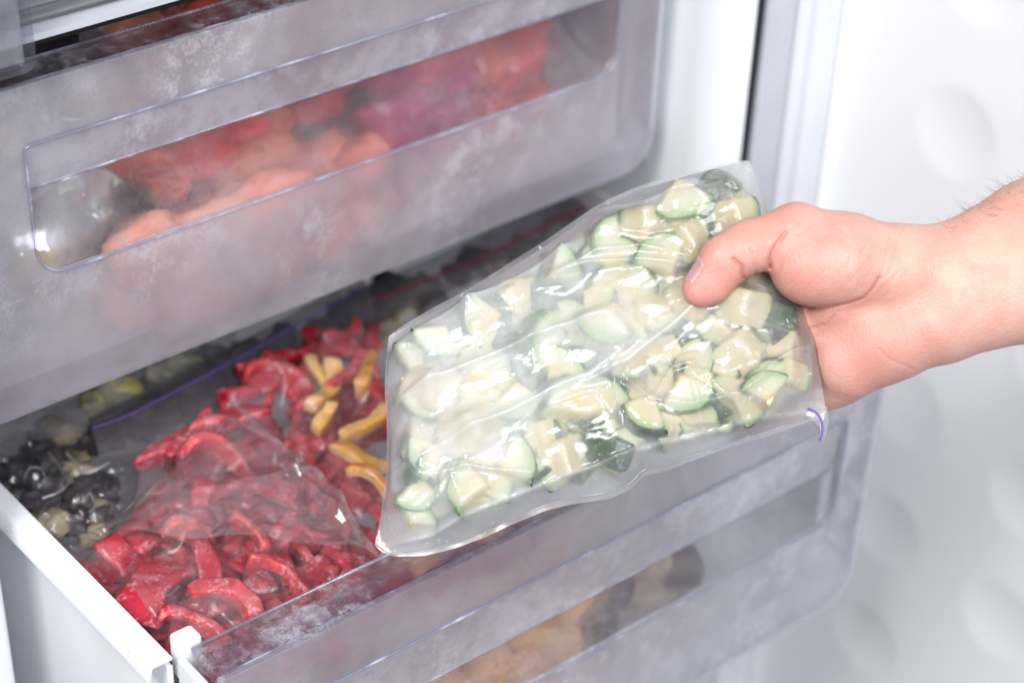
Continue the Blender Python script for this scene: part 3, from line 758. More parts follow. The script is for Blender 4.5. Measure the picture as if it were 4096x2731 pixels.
# keep the rim on the seam
Zf[0], Zf[-1], Zf[:, 0], Zf[:, -1] = Zg[0], Zg[-1], Zg[:, 0], Zg[:, -1]
Q = Zg.reshape(-1, 3); qx, qy = None, None
_d = Q-CAM; _z = _d@CF; qx = W/2+FOC*(_d@CR)/_z; qy = H/2-FOC*(_d@CU)/_z
def gb(cx, cy, r): return np.exp(-(((qx-cx)**2+(qy-cy)**2)/r**2))
frost = 1.0*gb(420, 380, 75)+.9*gb(470, 410, 75)+.8*gb(520, 330, 70)+.75*gb(500, 445, 60)+.7*gb(410, 530, 30)+.55*gb(640, 345, 55)+.5*gb(740, 330, 45)+.6*gb(690, 175, 40)+.4*gb(600, 320, 60)+.6*gb(560, 260, 28)-.5*gb(600, 420, 40)-.5*gb(650, 275, 36)
frost = np.clip(frost+ridges(Zg, bn, wl_[:3]+wl_[18:19], None).ravel()/.005*.75+(.75*np.exp(-(np.arange(nt)/11.)**2)[None]+.45*np.exp(-((nt-1-np.arange(nt))/9.)**2)[None]+np.zeros((ns, 1))).ravel(), 0, 1.3)
gap = np.clip(gap+np.clip(wr, 0, .006).reshape(gap.shape)/.006*1.2, 0, 1.4)
FR = {'frost': frost}
me = mesh('film', Zf.reshape(-1, 3), grid_faces(ns, nt), attr={'gap': gap.ravel(), 'frost': frost})
keep(link('film', me, None, (M_FILM_Z,)), zbag)
si = np.sin(np.linspace(0, math.pi, ns))[:, None]*np.sin(np.linspace(0, math.pi, nt))[None]
Zb = Zg-(.018*si**.45)[..., None]*bn
me = mesh('back_film', Zb.reshape(-1, 3), grid_faces(ns, nt, flip=True), attr={'gap': np.full(ns*nt, .35), 'frost': np.full(ns*nt, .5)})
keep(link('back_film', me, None, (M_FILM_Z,)), zbag)
# seam fin around the edge and zip strip along the right-hand mouth
def fin(edge, outward, w, name, mat, par, wav=.0002, sd=0):
    e = np.asarray(edge); V = []; N = len(e)
    for i, p in enumerate(e):
        o = outward(i, p); f = math.sin(math.pi*i/(N-1))**.35
        for k in range(4):
            u = k/3
            V.append(p+o*w*u*f*(.8+.3*mnoise.noise(Vector((i*.06+sd, 0, sd))))+bn*wav*u*mnoise.noise(Vector((i*.15, sd+3, 0)))*2)
    return keep(link(name, mesh(name, V, grid_faces(N, 4), attr={'gap': [0.3]*len(V)}), None, (mat,)), par)
fin(resample(bot, 120), lambda i, p: -by*.9+bx*.1, .0035, 'seam', M_FILM_Z, zbag, sd=1)
fin(resample(lft, 90), lambda i, p: -bx-bn*.5, .0012, 'seam', M_FILM_Z, zbag, sd=2)
fin(resample(tp, 120), lambda i, p: by*.9-bx*.3, .003, 'seam', M_FILM_Z, zbag, sd=3)
# gathered, dangling corner of the mouth with the purple zip
crn = [(808, 405), (826, 409), (829, 422), (825, 440), (822, 447), (819, 432), (812, 422), (803, 417)]
V = [BP(*q)+bn*(.002+.003*math.sin(i*1.9)) for i, q in enumerate(crn)]; cc = sum(V)/len(V)+bn*.004
me = mesh('mouth_corner', V+[cc], [(i, (i+1) % 8, 8) for i in range(8)], attr={'gap': [.4]*9}); keep(link('mouth_corner', me, None, (M_FILM_Z,)), zbag)
V, F = tube(smooth_curve([BP(807, 411)+bn*.005, BP(816, 415)+bn*.006, BP(821, 424)+bn*.006, BP(822, 436)+bn*.005, BP(819, 442)+bn*.004], 24), .00045, 6)
keep(link('zip', mesh('zip', V, F), None, (M_ZIP_PURPLE,)), zbag)
V, F = tube(smooth_curve([q+bn*.0010 for q in resample(bot, 110)], 110, 1), .00022, 6)
keep(link('bottom_seam_edge', mesh('bottom_seam_edge', V, F), None, (M_SEAM,)), zbag)

# ------------------------------------------------------------------ bags lying in the pulled out drawer
up = np.array([0, 0, 1.])
def flat(px, py, z): return on_plane(px, py, (0, 0, z), up)
RED_O, RED_I = (.43, .010, .030), (.56, .05, .05)
RED2_O, RED2_I = (.42, .008, .03), (.60, .03, .05)
YEL_O, YEL_I = (.84, .42, .035), (.88, .64, .24)
def drawer_clip(p, m=.006):
    'keep a point inside the pulled out drawer'
    q = ML.inverted() @ Vector(p)
    q.x = min(max(q.x, LX['xl']+m), LX['xr']-m); q.y = max(q.y, .034)
    return np.array(ML @ q)
def lay(bottom, right, top, left, z, ns, nt):
    g = coons(*[[flat(px, py, z) for px, py in c] for c in (bottom, right, top, left)], ns, nt)
    for i in range(ns):
        for j in range(nt): g[i, j] = drawer_clip(g[i, j])
    return g
def pstrip(lst, px, py, z, hgt, rot, R, ang, w, th, cols, label, group, flatness=0, tilt=(0, 0), twist=.3, bend=.0, base='pepper_strip', free=False):
    me = strip_mesh('pepper_strip', R, ang, w, th, len(lst)*7+int(px), cols[0], cols[1], bend, twist)
    loc = Matrix.Rotation(math.radians(rot), 3, 'Z') @ Matrix.Rotation(math.radians(tilt[0]), 3, 'X') @ Matrix.Rotation(math.radians(tilt[1]), 3, 'Y')
    if flatness: loc = loc @ Matrix.Rotation(math.radians(-90), 3, 'Y')
    com = sum((v.co for v in me.vertices), Vector())/len(me.vertices)
    hgt -= .020
    pos = Vector(drawer_clip(flat(px, py, z+hgt+.004) if not free else flat(px, py, z)+up*hgt, .016))
    o = place(me, base, M_PEP, pos-loc @ com, loc, label, 'pepper strip', group); lst.append(o); return o
def to_px(g):
    d = g-CAM; z = d@CF; return W/2+FOC*(d@CR)/z, H/2-FOC*(d@CU)/z

PF = [0]
def pshape(rr):
    'R, angle, width, thickness of a random strip; PF says whether it lies flat'
    if rr.random() < .62:
        PF[0] = 1; R_ = rr.uniform(.035, .07); return R_, rr.uniform(.018, .034)/R_, rr.uniform(.010, .019), rr.uniform(.0032, .0048)
    PF[0] = 0; R_ = rr.uniform(.013, .024); return R_, rr.uniform(.018, .030)/R_, rr.uniform(.009, .013), rr.uniform(.005, .0075)
# --- red pepper bag at the front left
ZR = .034
g1 = lay([(60, 530), (110, 600), (195, 668)], [(195, 668), (300, 618), (396, 570)], [(232, 404), (300, 452), (345, 497), (396, 570)], [(60, 530), (95, 523), (165, 465), (232, 404)], ZR, 150, 130)
red = []; GR = 'red pepper strips in the front bag'
RC = (RED_O, RED_I)
gen = 'frozen red pepper strip tangled in the middle of the front bag'
pstrip(red, 152, 585, ZR, .022, -51.5, .045, .95, .034, .005, RC, 'broad red pepper slab with pale ridges, nearest the white rail', GR, 1, (8, 8), 0)
pstrip(red, 226, 596, ZR, .026, 33.5, .020, 1.9, .012, .009, RC, 'thick curved pepper ring with rough frosted rim near the clear front', GR, 0, (14, -6), 0)
pstrip(red, 205, 563, ZR, .021, -16.5, .06, .7, .012, .005, RC, 'straight dark red pepper strip slanting between slab and ring', GR, 1, (0, 10), .2)
pstrip(red, 224, 462, ZR, .025, 28.5, .020, 3.2, .014, .006, RC, 'looped red pepper strip highest up under the bag corner', GR, 0, (30, 10), 0)
pstrip(red, 255, 492, ZR, .020, 40.5, .04, 1.2, .011, .005, RC, 'long dark red pepper strip lying below the looped strip', GR, 1, (0, 0), .3)
pstrip(red, 186, 533, ZR, .024, 38.5, .02, 1.2, .012, .006, ((.66, .05, .025), (.74, .10, .05)), 'orange red pepper bit glowing beside the fold line of the bag', GR, 0, (20, 0), 0)
pstrip(red, 252, 532, ZR, .023, 18.5, .02, 1.4, .012, .006, ((.60, .045, .04), (.7, .10, .08)), 'pale orange red pepper bit right of the glowing one', GR, 0, (10, 0), 0)
pstrip(red, 282, 575, ZR, .022, 28.5, .022, 1.9, .012, .005, RC, 'curved red pepper strip close to the clear lip at right', GR, 0, (25, 10), 0)
pstrip(red, 282, 490, ZR, .020, 18.5, .02, 1.0, .010, .005, RC, 'short red pepper tip at the right end of the dark strip', GR, 1, (0, 0), .2)
pstrip(red, 195, 625, ZR, .022, 38.5, .03, 1.3, .012, .006, RC, 'red pepper strip curled beside the white corner clip', GR, 0, (30, 0), 0)
rr = random.Random(21); pts = []; tries = 0
while len(pts) < 150 and tries < 8000:
    tries += 1
    g = g1[int(rr.uniform(.10, .95)*149), int(rr.uniform(.06, .90)*129)]
    if all(np.linalg.norm(g-q) > .0083 for q in pts):
        pts.append(g); px, py = to_px(g)
        pstrip(red, px, py, ZR, rr.uniform(-.006, .014), rr.uniform(0, 360), *pshape(rr),
               (tuple(np.array(RED_O)*rr.uniform(.7, 1.25)), tuple(np.array(RED_I)*rr.uniform(.7, 1.2))), gen, GR, PF[0], (rr.uniform(-20, 20), rr.uniform(-20, 20)), rr.uniform(-.4, .4), free=True)
bpy.context.view_layer.update()
rbag = empty('pepper_bag', 'clear bag of red pepper strips with folded over top, nearest the white corner clip', 'freezer bag', tuple(g1[75, 65]), group='freezer bags in the pulled out drawer')
Q = g1.reshape(-1, 3); wr = (.0007*fbm(Q*np.array([1, 2, 1]), 55, 3)).reshape(g1.shape[:2])
f1, gap, h1 = drape(g1, up, red, 180, .0006, .00008, wrinkle=wr, low=-.012, edge=.005)
keep(link('film', mesh('film', f1.reshape(-1, 3), grid_faces(*g1.shape[:2], flip=True), attr={'gap': gap.ravel()}), None, (M_FILM_R,)), rbag)
# the folded clear top of that bag, a loose triangle lying over the strips
zf = ZR+.014
fl = coons([flat(*q, zf) for q in ((93, 521), (122, 537), (180, 540), (260, 545), (345, 550), (380, 548))], [flat(*q, zf) for q in ((380, 548), (372, 528), (345, 497))],
           [flat(*q, zf) for q in ((232, 403), (262, 418), (300, 452), (345, 497))], [flat(*q, zf) for q in ((93, 521), (165, 465), (215, 418), (232, 403))], 90, 70)
Q = fl.reshape(-1, 3)
hh = .004*fbm(Q*np.array([1, 1.3, 1]), 28, 3)
for (a, b_, w_, s_) in (((236, 406), (300, 470), .0025, .004), ((232, 404), (278, 440), .002, .003), ((345, 500), (330, 470), .002, .003), ((200, 500), (330, 478), .004, .003), ((290, 480), (372, 540), .003, .004)):
    A = flat(*a, zf); B = flat(*b_, zf); ab = B-A; t = np.clip((Q-A)@ab/(ab@ab), 0, 1); d = np.linalg.norm(Q-(A+t[:, None]*ab), axis=1); hh += s_*np.exp(-(d/w_)**2)
ei = np.minimum(np.arange(90), 89-np.arange(90))[:, None]/89*np.ones(70); ej = (69-np.arange(70))[None]/69*np.ones((90, 1)); e_ = np.minimum(np.minimum(ei*1.6, ej), .25)/.25
hh += .010*(1-(1-e_.ravel())**2.5)-.006
Q = Q+hh[:, None]*up
keep(link('folded_top', mesh('folded_top', Q, grid_faces(90, 70), attr={'gap': np.exp(-(e_.ravel()/.16)**2)+.6*np.exp(-((e_.ravel()-.45)/.08)**2)}), None, (M_FILM_FLAP,)), rbag)
# --- mixed pepper bag behind it with a purple zip header
ZM = .032
g2 = lay([(130, 490), (240, 560), (400, 600)], [(400, 600), (400, 470), (392, 340), (368, 312)], [(142, 452), (215, 418), (300, 360), (368, 312)], [(130, 490), (136, 470), (142, 452)], ZM, 150, 120)
mix = []; GM = 'pepper strips in the mixed bag'
YC = (YEL_O, YEL_I)
pstrip(mix, 326, 388, ZM, .026, -38.5, .07, .62, .012, .0085, YC, 'long yellow pepper strip standing upright among red ones', GM, 0, (0, 10), .1)
pstrip(mix, 316, 372, ZM, .024, -34.5, .05, .5, .010, .007, YC, 'thin pale yellow pepper strip left of the long yellow one', GM, 0, (0, 0), .1)
pstrip(mix, 323, 420, ZM, .025, -56.5, .02, 1.0, .014, .008, YC, 'orange yellow pepper stub below the long yellow strip', GM, 0, (0, 10), .1)
pstrip(mix, 367, 372, ZM, .026, -23.5, .06, .62, .012, .0085, ((.82, .36, .03), (.85, .45, .08)), 'bright orange pepper strip near the bag right edge', GM, 0, (0, 0), .1)
pstrip(mix, 366, 424, ZM, .026, -69.5, .035, 1.1, .012, .008, YC, 'curved yellow pepper strip next to the zucchini bag edge', GM, 0, (0, 10), .1)
pstrip(mix, 358, 458, ZM, .025, 18.5, .03, 1.2, .012, .006, YC, 'pale yellow pepper strip lowest beside the zucchini bag', GM, 1, (0, 10), .1)
pstrip(mix, 372, 480, ZM, .024, 13.5, .03, 1.0, .010, .006, ((.75, .3, .06), YEL_I), 'peach coloured pepper strip at the lower end of the bag', GM, 1, (0, 10), .1)
pstrip(mix, 180, 436, ZM, .024, -96.5, .03, 1.5, .012, .006, RC, 'bright red pepper strip at the left end beside the folded corner', GM, 0, (20, 0), 0)
pstrip(mix, 283, 388, ZM, .025, 18.5, .018, 3.4, .016, .006, RC, 'round red pepper ring in the middle of the mixed bag', GM, 0, (15, 10), 0)
pstrip(mix, 255, 395, ZM, .022, -41.5, .014, 4.2, .012, .005, (RED2_O, RED2_I), 'small dark hollow pepper ring left of the round ring', GM, 0, (20, 20), 0)
pstrip(mix, 350, 372, ZM, .024, -37.5, .08, .5, .012, .009, (RED2_O, RED2_I), 'long crimson pepper strip between the yellow and orange strips', GM, 0, (0, 10), 0)
pstrip(mix, 384, 400, ZM, .024, -34.5, .1, .6, .012, .009, RC, 'long red pepper strip along the right edge of the mixed bag', GM, 0, (0, 10), 0)
for k, (px, py, an, w_) in enumerate(((163, 452, 30, .012), (188, 440, 60, .011), (212, 428, 20, .013), (226, 408, 110, .012), (248, 392, 35, .012), (268, 372, 70, .013), (292, 356, 25, .012), (316, 340, 120, .011), (345, 334, 40, .012), (372, 336, 95, .012), (200, 452, 140, .012), (240, 418, 15, .013), (300, 385, 80, .012), (340, 352, 20, .011))):
    pstrip(mix, px, py, ZM, .021+.004*(k%3), an-131.5, .024+.006*(k%4), .028/(.024+.006*(k%4)), w_, .006, (RED_O, RED_I) if k%3 else (RED2_O, RED2_I), 'frozen red pepper strip filling the mixed pepper bag', GM, k%2, (8-4*(k%5), 6), .2)
gen2 = 'frozen red pepper strip filling the mixed pepper bag'
rr = random.Random(5); pts = []; tries = 0
while len(pts) < 100 and tries < 8000:
    tries += 1
    g = g2[int(rr.uniform(.10, .93)*149), int(rr.uniform(.08, .86)*119)]
    if all(np.linalg.norm(g-q) > .0098 for q in pts):
        pts.append(g); px, py = to_px(g)
        pstrip(mix, px, py, ZM, rr.uniform(-.006, .014), rr.uniform(0, 360), *pshape(rr),
               (tuple(np.array(RED_O)*rr.uniform(.8, 1.4)), tuple(np.array(RED_I)*rr.uniform(.8, 1.25))), gen2, GM, PF[0], (rr.uniform(-20, 20), rr.uniform(-20, 20)), rr.uniform(-.4, .4), free=True)
bpy.context.view_layer.update()
mbag = empty('pepper_bag', 'zip bag of red and yellow pepper strips behind the red one', 'freezer bag', tuple(g2[75, 60]), group='freezer bags in the pulled out drawer')
Q = g2.reshape(-1, 3); wr = (.0006*fbm(Q*np.array([1, 2, 1]), 60, 3)).reshape(g2.shape[:2])
f2, gap, h2 = drape(g2, up, mix, 160, .0006, .00010, wrinkle=wr, low=-.012, edge=.005)
keep(link('film', mesh('film', f2.reshape(-1, 3), grid_faces(*g2.shape[:2], flip=True), attr={'gap': gap.ravel()}), None, (M_FILM_R,)), mbag)
def header(par, low, high, z0, z1, zipf, zipmat, mat, amp=.004, seed=0, zr=.00045):
    a = smooth_curve([flat(*q, z0) for q in low], 60, 3); b_ = smooth_curve([flat(*q, z1) for q in high], 60, 3)
    us = np.linspace(0, 1, 16); G = a[:, None]*(1-us)[None, :, None]+b_[:, None]*us[None, :, None]
    G[..., 2] += amp*np.sin(us*math.pi)[None, :]*(1+.3*np.sin(np.linspace(0, 7, 60)+seed))[:, None]
    keep(link('header', mesh('header', G.reshape(-1, 3), grid_faces(60, 16), attr={'gap': np.zeros(960)}), None, (mat,)), par)
    k = int(zipf*15); V, F = tube([p+up*.0008 for p in G[:, k]], zr, 6)
    keep(link('zip', mesh('zip', V, F), None, (zipmat,)), par)
    return G
header(mbag, [(100, 458), (142, 452), (215, 412), (300, 352), (376, 318)], [(87, 419), (160, 384), (250, 336), (330, 292), (358, 274)], ZM+.004, ZM+.010, .55, M_ZIP_PURPLE, M_FILM_HEAD, .005)

# --- pieces lying in bags at the back and the left, plus added dark filler
def lumps(lst, quad, n, z, hr, sr, colors, seed, label, cat, group, name, mat, mind=.016):
    rr = random.Random(seed); pts = []; tries = 0
    a, b_, c, d = [flat(*q, z) for q in quad]
    while len(pts) < n and tries < 4000:
        tries += 1; s, t = rr.random(), rr.random()
        g = (1-s)*(1-t)*a+s*(1-t)*b_+s*t*c+(1-s)*t*d
        if all(np.linalg.norm(g-q) > mind for q in pts):
            pts.append(g); g = drawer_clip(g, .012)
            me = lump_mesh(name, rr.uniform(*sr), rr.randint(0, 999), rr.choice(colors), 3, .55, (rr.uniform(.7, 1.25), rr.uniform(.6, 1.1), rr.uniform(.45, .8)))
            o = place(me, name, mat, g+up*(rr.uniform(*hr)-.008), Matrix.Rotation(rr.uniform(0, 6), 3, 'Z'), label, cat, group); lst.append(o)
TAN = [(.42, .32, .18), (.36, .28, .17), (.46, .38, .25), (.10, .09, .09), (.07, .065, .07)]
bk = []
lumps(bk, ((375, 330), (600, 222), (640, 190), (420, 280)), 34, .018, (.0, .012), (.010, .014), [(.56, .47, .34), (.50, .42, .30), (.60, .53, .42), (.30, .27, .24), (.16, .15, .15)], 3, 'tan or dark mushroom piece in the bag behind the zucchini bag', 'mushroom piece', 'mushroom pieces in the back bag', 'mushroom_piece', M_MUSH)
g3 = coons(*[[flat(*q, .016) for q in c] for c in ([(372, 345), (480, 300), (640, 240)], [(640, 240), (620, 205)], [(380, 305), (500, 250), (620, 200)], [(372, 345), (380, 305)])], 90, 40)
bpy.context.view_layer.update()
lumps(bk, ((95, 445), (375, 325), (400, 280), (120, 395)), 44, .008, (.0, .008), (.011, .015), [(.06, .055, .06), (.09, .075, .06), (.13, .11, .08)], 41, 'added dark filler lump deepening the shade below the purple zip header', 'mushroom piece', 'dark filler lumps under the zip header', 'mushroom_piece', M_MUSH, .015)  # dark lumps added so the space under the header looks shaded
bbag = empty('mushroom_bag', 'bag with dark red zip at the back, just under the closed drawer', 'freezer bag', tuple(g3[45, 20]), group='freezer bags in the pulled out drawer')
f3, gap, _ = drape(g3, up, bk, 120, .0004, .0001)
keep(link('film', mesh('film', f3.reshape(-1, 3), grid_faces(90, 40), attr={'gap': gap.ravel()}), None, (M_FILM_BACK,)), bbag)
header(bbag, [(352, 330), (430, 300), (520, 262), (640, 205)], [(350, 292), (430, 258), (520, 215), (600, 180)], .028, .034, .42, M_ZIP_RED, M_FILM_HEAD, .003, 2, .0009)

dk = []
lumps(dk, ((2, 480), (60, 535), (110, 520), (60, 430)), 34, .018, (.0, .012), (.0065, .0105), TAN[:3]+[(.05, .04, .05), (.07, .06, .06)]*2, 8, 'tan or blackish mushroom piece in the dark bag by the white rail', 'mushroom piece', 'mushroom pieces in the dark bag', 'mushroom_piece', M_MUSH, .0098)
lumps(dk, ((0, 470), (40, 520), (100, 480), (40, 425)), 14, .002, (.0, .008), (.010, .014), [(.03, .025, .035), (.05, .04, .04)], 18, 'blackish mushroom piece low in the dark bag by the white rail', 'mushroom piece', 'dark mushroom pieces low in the dark bag', 'mushroom_piece', M_MUSH, .016)
bpy.context.view_layer.update()
g4 = lay([(-6, 470), (60, 545), (92, 560)], [(92, 560), (125, 515), (140, 470)], [(10, 425), (60, 425), (140, 470)], [(-6, 470), (0, 450), (10, 425)], .022, 90, 80)
dbag = empty('mushroom_bag', 'crinkled clear bag of dark mushroom pieces in the left corner by the white rail', 'freezer bag', tuple(g4[45, 40]), group='freezer bags in the pulled out drawer')
Q = g4.reshape(-1, 3); wr = (.0065*np.abs(fbm(Q, 75, 5))).reshape(90, 80)
f4, gap, _ = drape(g4, up, dk, 100, .0004, .0001, wrinkle=wr)
keep(link('film', mesh('film', f4.reshape(-1, 3), grid_faces(90, 80), attr={'gap': gap.ravel()*.3}), None, (M_FILM_DARK,)), dbag)
for pl in ([(48, 452), (62, 470), (70, 482), (60, 492), (42, 498)], [(24, 478), (30, 466), (42, 468), (46, 480), (38, 488)], [(66, 452), (84, 474), (92, 472), (110, 462)], [(84, 500), (90, 492), (96, 505), (90, 512)]):
    q = [flat(*p, .036) for p in pl]; V, F = tube(smooth_curve(q, 30, 4), .0006, 6); keep(link('film_crinkle', mesh('film_crinkle', V, F), None, (M_SEAM,)), dbag)
# frosty bag and green-yellow bag peeping out at the very back left
gl_ = []
lumps(gl_, ((90, 400), (150, 370), (190, 350), (110, 385)), 10, .03, (0, .006), (.010, .014), [(.40, .36, .12), (.30, .30, .14), (.36, .34, .26)], 31, 'yellow green vegetable lump in the bag deep under the closed drawer', 'vegetable piece', 'vegetable lumps in the deep left bag', 'vegetable_piece', M_MUSH, .016)
bpy.context.view_layer.update()
g5 = coons(*[[flat(*q, .028) for q in c] for c in ([(-10, 432), (40, 440), (90, 428), (150, 396), (230, 352)], [(230, 352), (240, 320)], [(-20, 390), (60, 375), (150, 345), (240, 320)], [(-10, 432), (-20, 390)])], 80, 40)
fb = empty('frosty_bag', 'frosty greyish bag peeping out at the left under the closed drawer', 'freezer bag', tuple(g5[40, 20]), group='freezer bags in the pulled out drawer')
Q = g5.reshape(-1, 3); wr = (.003*fbm(Q, 50, 3)).reshape(80, 40)
f5, gap, _ = drape(g5, up, gl_, 80, .0004, .0001, wrinkle=wr)
keep(link('film', mesh('film', f5.reshape(-1, 3), grid_faces(80, 40), attr={'gap': gap.ravel()*.3}), None, (M_FILM_GREY,)), fb)

# ------------------------------------------------------------------ bags standing behind the clear fronts
def stand_bag(name, label, M, x0, x1, z0, z1, y, n, sr, colors, seed, filmmat, group, lean=0.02):
    root = empty(name, label, 'freezer bag', M=M @ Matrix.Translation((.5*(x0+x1), y, z0)), group=group)
    rr = random.Random(seed); V = []; F = []; cc = []; pts = []; tries = 0
    while len(pts) < n and tries < 3000:
        tries += 1; x = rr.uniform(x0+.012, x1-.012); z = rr.uniform(z0+.01, max(z0+.0101, z1-.012))
        if all(math.hypot(x-a, z-b_) > sr[0]*1.25 for a, b_ in pts):
            pts.append((x, z)); me = lump_mesh('tmp', rr.uniform(*sr), rr.randint(0, 999), rr.choice(colors), 3, .3, (rr.uniform(.9, 1.4), .8, rr.uniform(.8, 1.1)))
            k = len(V); off = Vector((x, y+.02+lean*(z-z0)/(z1-z0)+rr.uniform(-.006, .006), z))
            V += [M @ (v.co+off) for v in me.vertices]; F += [[i+k for i in p.vertices] for p in me.polygons]
            c = np.zeros(len(me.vertices)*4, np.float32); me.color_attributes['Col'].data.foreach_get('color', c); cc += list(c.reshape(-1, 4)[:, :3]); bpy.data.meshes.remove(me)
    o = link('contents', mesh('contents', V, F, colors=np.array(cc)), None, (M_LUMP,)); keep(o, root)
    g = np.zeros((70, 50, 3)); nv = np.array(M.to_3x3() @ Vector((0, -1, 0)))
    for i, u in enumerate(np.linspace(0, 1, 70)):
        for j, v in enumerate(np.linspace(0, 1, 50)):
            g[i, j] = M @ Vector((x0+(x1-x0)*u, y+.024+lean*v, z0+(z1-z0)*v))
    tree_objs = [o]; bpy.context.view_layer.update()
    wr = (.002*fbm(g.reshape(-1, 3), 45, 3)).reshape(70, 50)
    f, gap, _ = drape(g, nv, tree_objs, 120, .0004, .00008, wrinkle=wr)
    keep(link('film', mesh('film', f.reshape(-1, 3), grid_faces(70, 50), attr={'gap': gap.ravel()}), None, (filmmat,)), root)
    return root
GU = 'bags standing in the closed drawer'
REDS = [(.55, .03, .03), (.50, .02, .06), (.60, .10, .04), (.45, .01, .04)]
stand_bag('frosty_bag', 'white shiny frosted bag behind the left end of the handle opening', MU, -.232, -.118, .108, .232, .030, 14, (.014, .02), [(.75, .78, .70), (.80, .78, .66), (.34, .42, .26), (.75, .55, .25)], 1, M_FILM_WHITE, GU)
stand_bag('pepper_bag', 'orange red bag glowing through the middle of the closed drawer', MU, -.135, .025, .108, .262, .026, 26, (.016, .022), [(.85, .22, .10), (.80, .14, .08), (.88, .34, .18), (.75, .06, .06)], 2, M_FILM_R, GU)
stand_bag('pepper_bag', 'orange red bag slumped low in the closed drawer, glowing below its handle opening', MU, -.150, .025, .104, .162, .008, 12, (.019, .025), [(.92, .36, .24), (.90, .28, .20), (.93, .46, .32)], 22, M_FILM_R, GU, lean=.004)
stand_bag('berry_bag', 'crimson and purple bag right of the orange red one in the closed drawer', MU, .018, .105, .106, .255, .030, 18, (.014, .02), [(.60, .02, .10), (.50, .02, .13), (.72, .08, .12)], 3, M_FILM_R, GU)
stand_bag('pepper_bag', 'reddish orange bag at the far right of the handle opening', MU, .095, .168, .106, .235, .042, 14, (.014, .02), [(.78, .16, .09), (.70, .10, .10)], 6, M_FILM_R, GU)
GL = 'bags standing in the pulled out drawer'
stand_bag('corn_bag', 'orange yellow bag showing through the handle opening of the pulled out drawer', ML, -.17, .04, -.108, .006, .030, 34, (.014, .019), [(.92, .46, .08), (.94, .60, .18), (.90, .45, .14), (.92, .62, .30)], 9, M_FILM_R, GL)
stand_bag('pepper_bag', 'crimson bag tinting the left end of the pulled out drawer front', ML, -.222, -.165, -.10, .008, .012, 14, (.014, .019), [(.75, .06, .08), (.70, .10, .08)], 14, M_FILM_R, GL)
stand_bag('pepper_bag', 'red pepper bag edge pressed up beneath the clear top lip', ML, -.222, -.02, .028, .051, -.003, 26, (.0085, .0095), [(.70, .04, .06), (.62, .03, .06), (.72, .10, .08)], 15, M_FILM_R, GL, lean=.003)
stand_bag('vegetable_bag', 'beige bag with dark lumps showing through the right part of the opening', ML, .035, .13, -.108, .008, .034, 16, (.014, .019), [(.60, .50, .34), (.66, .56, .40), (.10, .10, .10)], 12, M_FILM_R, GL)

# ------------------------------------------------------------------ the hand and forearm: one implicit surface
D0 = .902; S = D0/FOC  # one unit = one photo pixel at that depth
def rc(p, a, b, ra, rb, flat_=None):
    a = np.array(a, float); b = np.array(b, float); ba = b-a; pa = p-a
    h = np.clip((pa@ba)/(ba@ba), 0, 1); h = h*h*(3-2*h)*.5+h*.5
    return np.linalg.norm(pa-h[..., None]*ba, axis=-1)-(ra+(rb-ra)*h)
def smin(a, b, k):
    h = np.clip(k-np.abs(a-b), 0, None)/k
    return np.minimum(a, b)-h*h*k*.25
# (x px, y px, depth units) ; depth + = away from the camera
ARM = [((1150, 165, 30), (1030, 229, 22), 54, 47), ((1150, 250, 30), (1030, 292, 22), 54, 48), ((1100, 235, 20), (960, 290, 12), 50, 44),
       ((1030, 229, 22), (948, 265, 18), 47, 40), ((1030, 292, 22), (940, 319, 18), 48, 43)]
PALM = [((948, 265, 18), (890, 270, 12), 40, 46), ((940, 319, 18), (885, 337, 22), 43, 43), ((920, 292, 18), (850, 296, 24), 40, 43),
        ((890, 335, 22), (848, 361, 30), 45, 39), ((850, 300, 30), (820, 320, 42), 42, 35)]
THENAR = [((905, 267, 6), (845, 260, -6), 41, 44), ((845, 260, -6), (812, 263, -12), 44, 43.5)]
THUMB = [((850, 250, 0), (797, 234, -12), 34, 30.5), ((797, 234, -12), (746, 248, -26), 30, 26), ((746, 248, -26), (724, 257, -30), 24.5, 22)]
DIST = [((724, 258, -30), (700, 289, -27), 21.5, 18.5), ((729, 270, -29), (714, 286, -28), 16.5, 17)]
FINGERS = [((812, 290, 60), (735, 268, 78), 25, 22), ((735, 268, 78), (690, 278, 74), 21, 18),
           ((812, 325, 62), (730, 322, 82), 25, 22), ((730, 322, 82), (680, 330, 76), 21, 18),
           ((818, 358, 60), (742, 370, 78), 24, 21), ((742, 370, 78), (690, 374, 74), 20, 18),
           ((838, 380, 42), (785, 404, 50), 27, 19), ((785, 404, 50), (740, 418, 54), 18, 15)]
def cv(l): return [(674+x*.18064, 150+y*.18064) for x, y in l]
_w = random.Random(77)
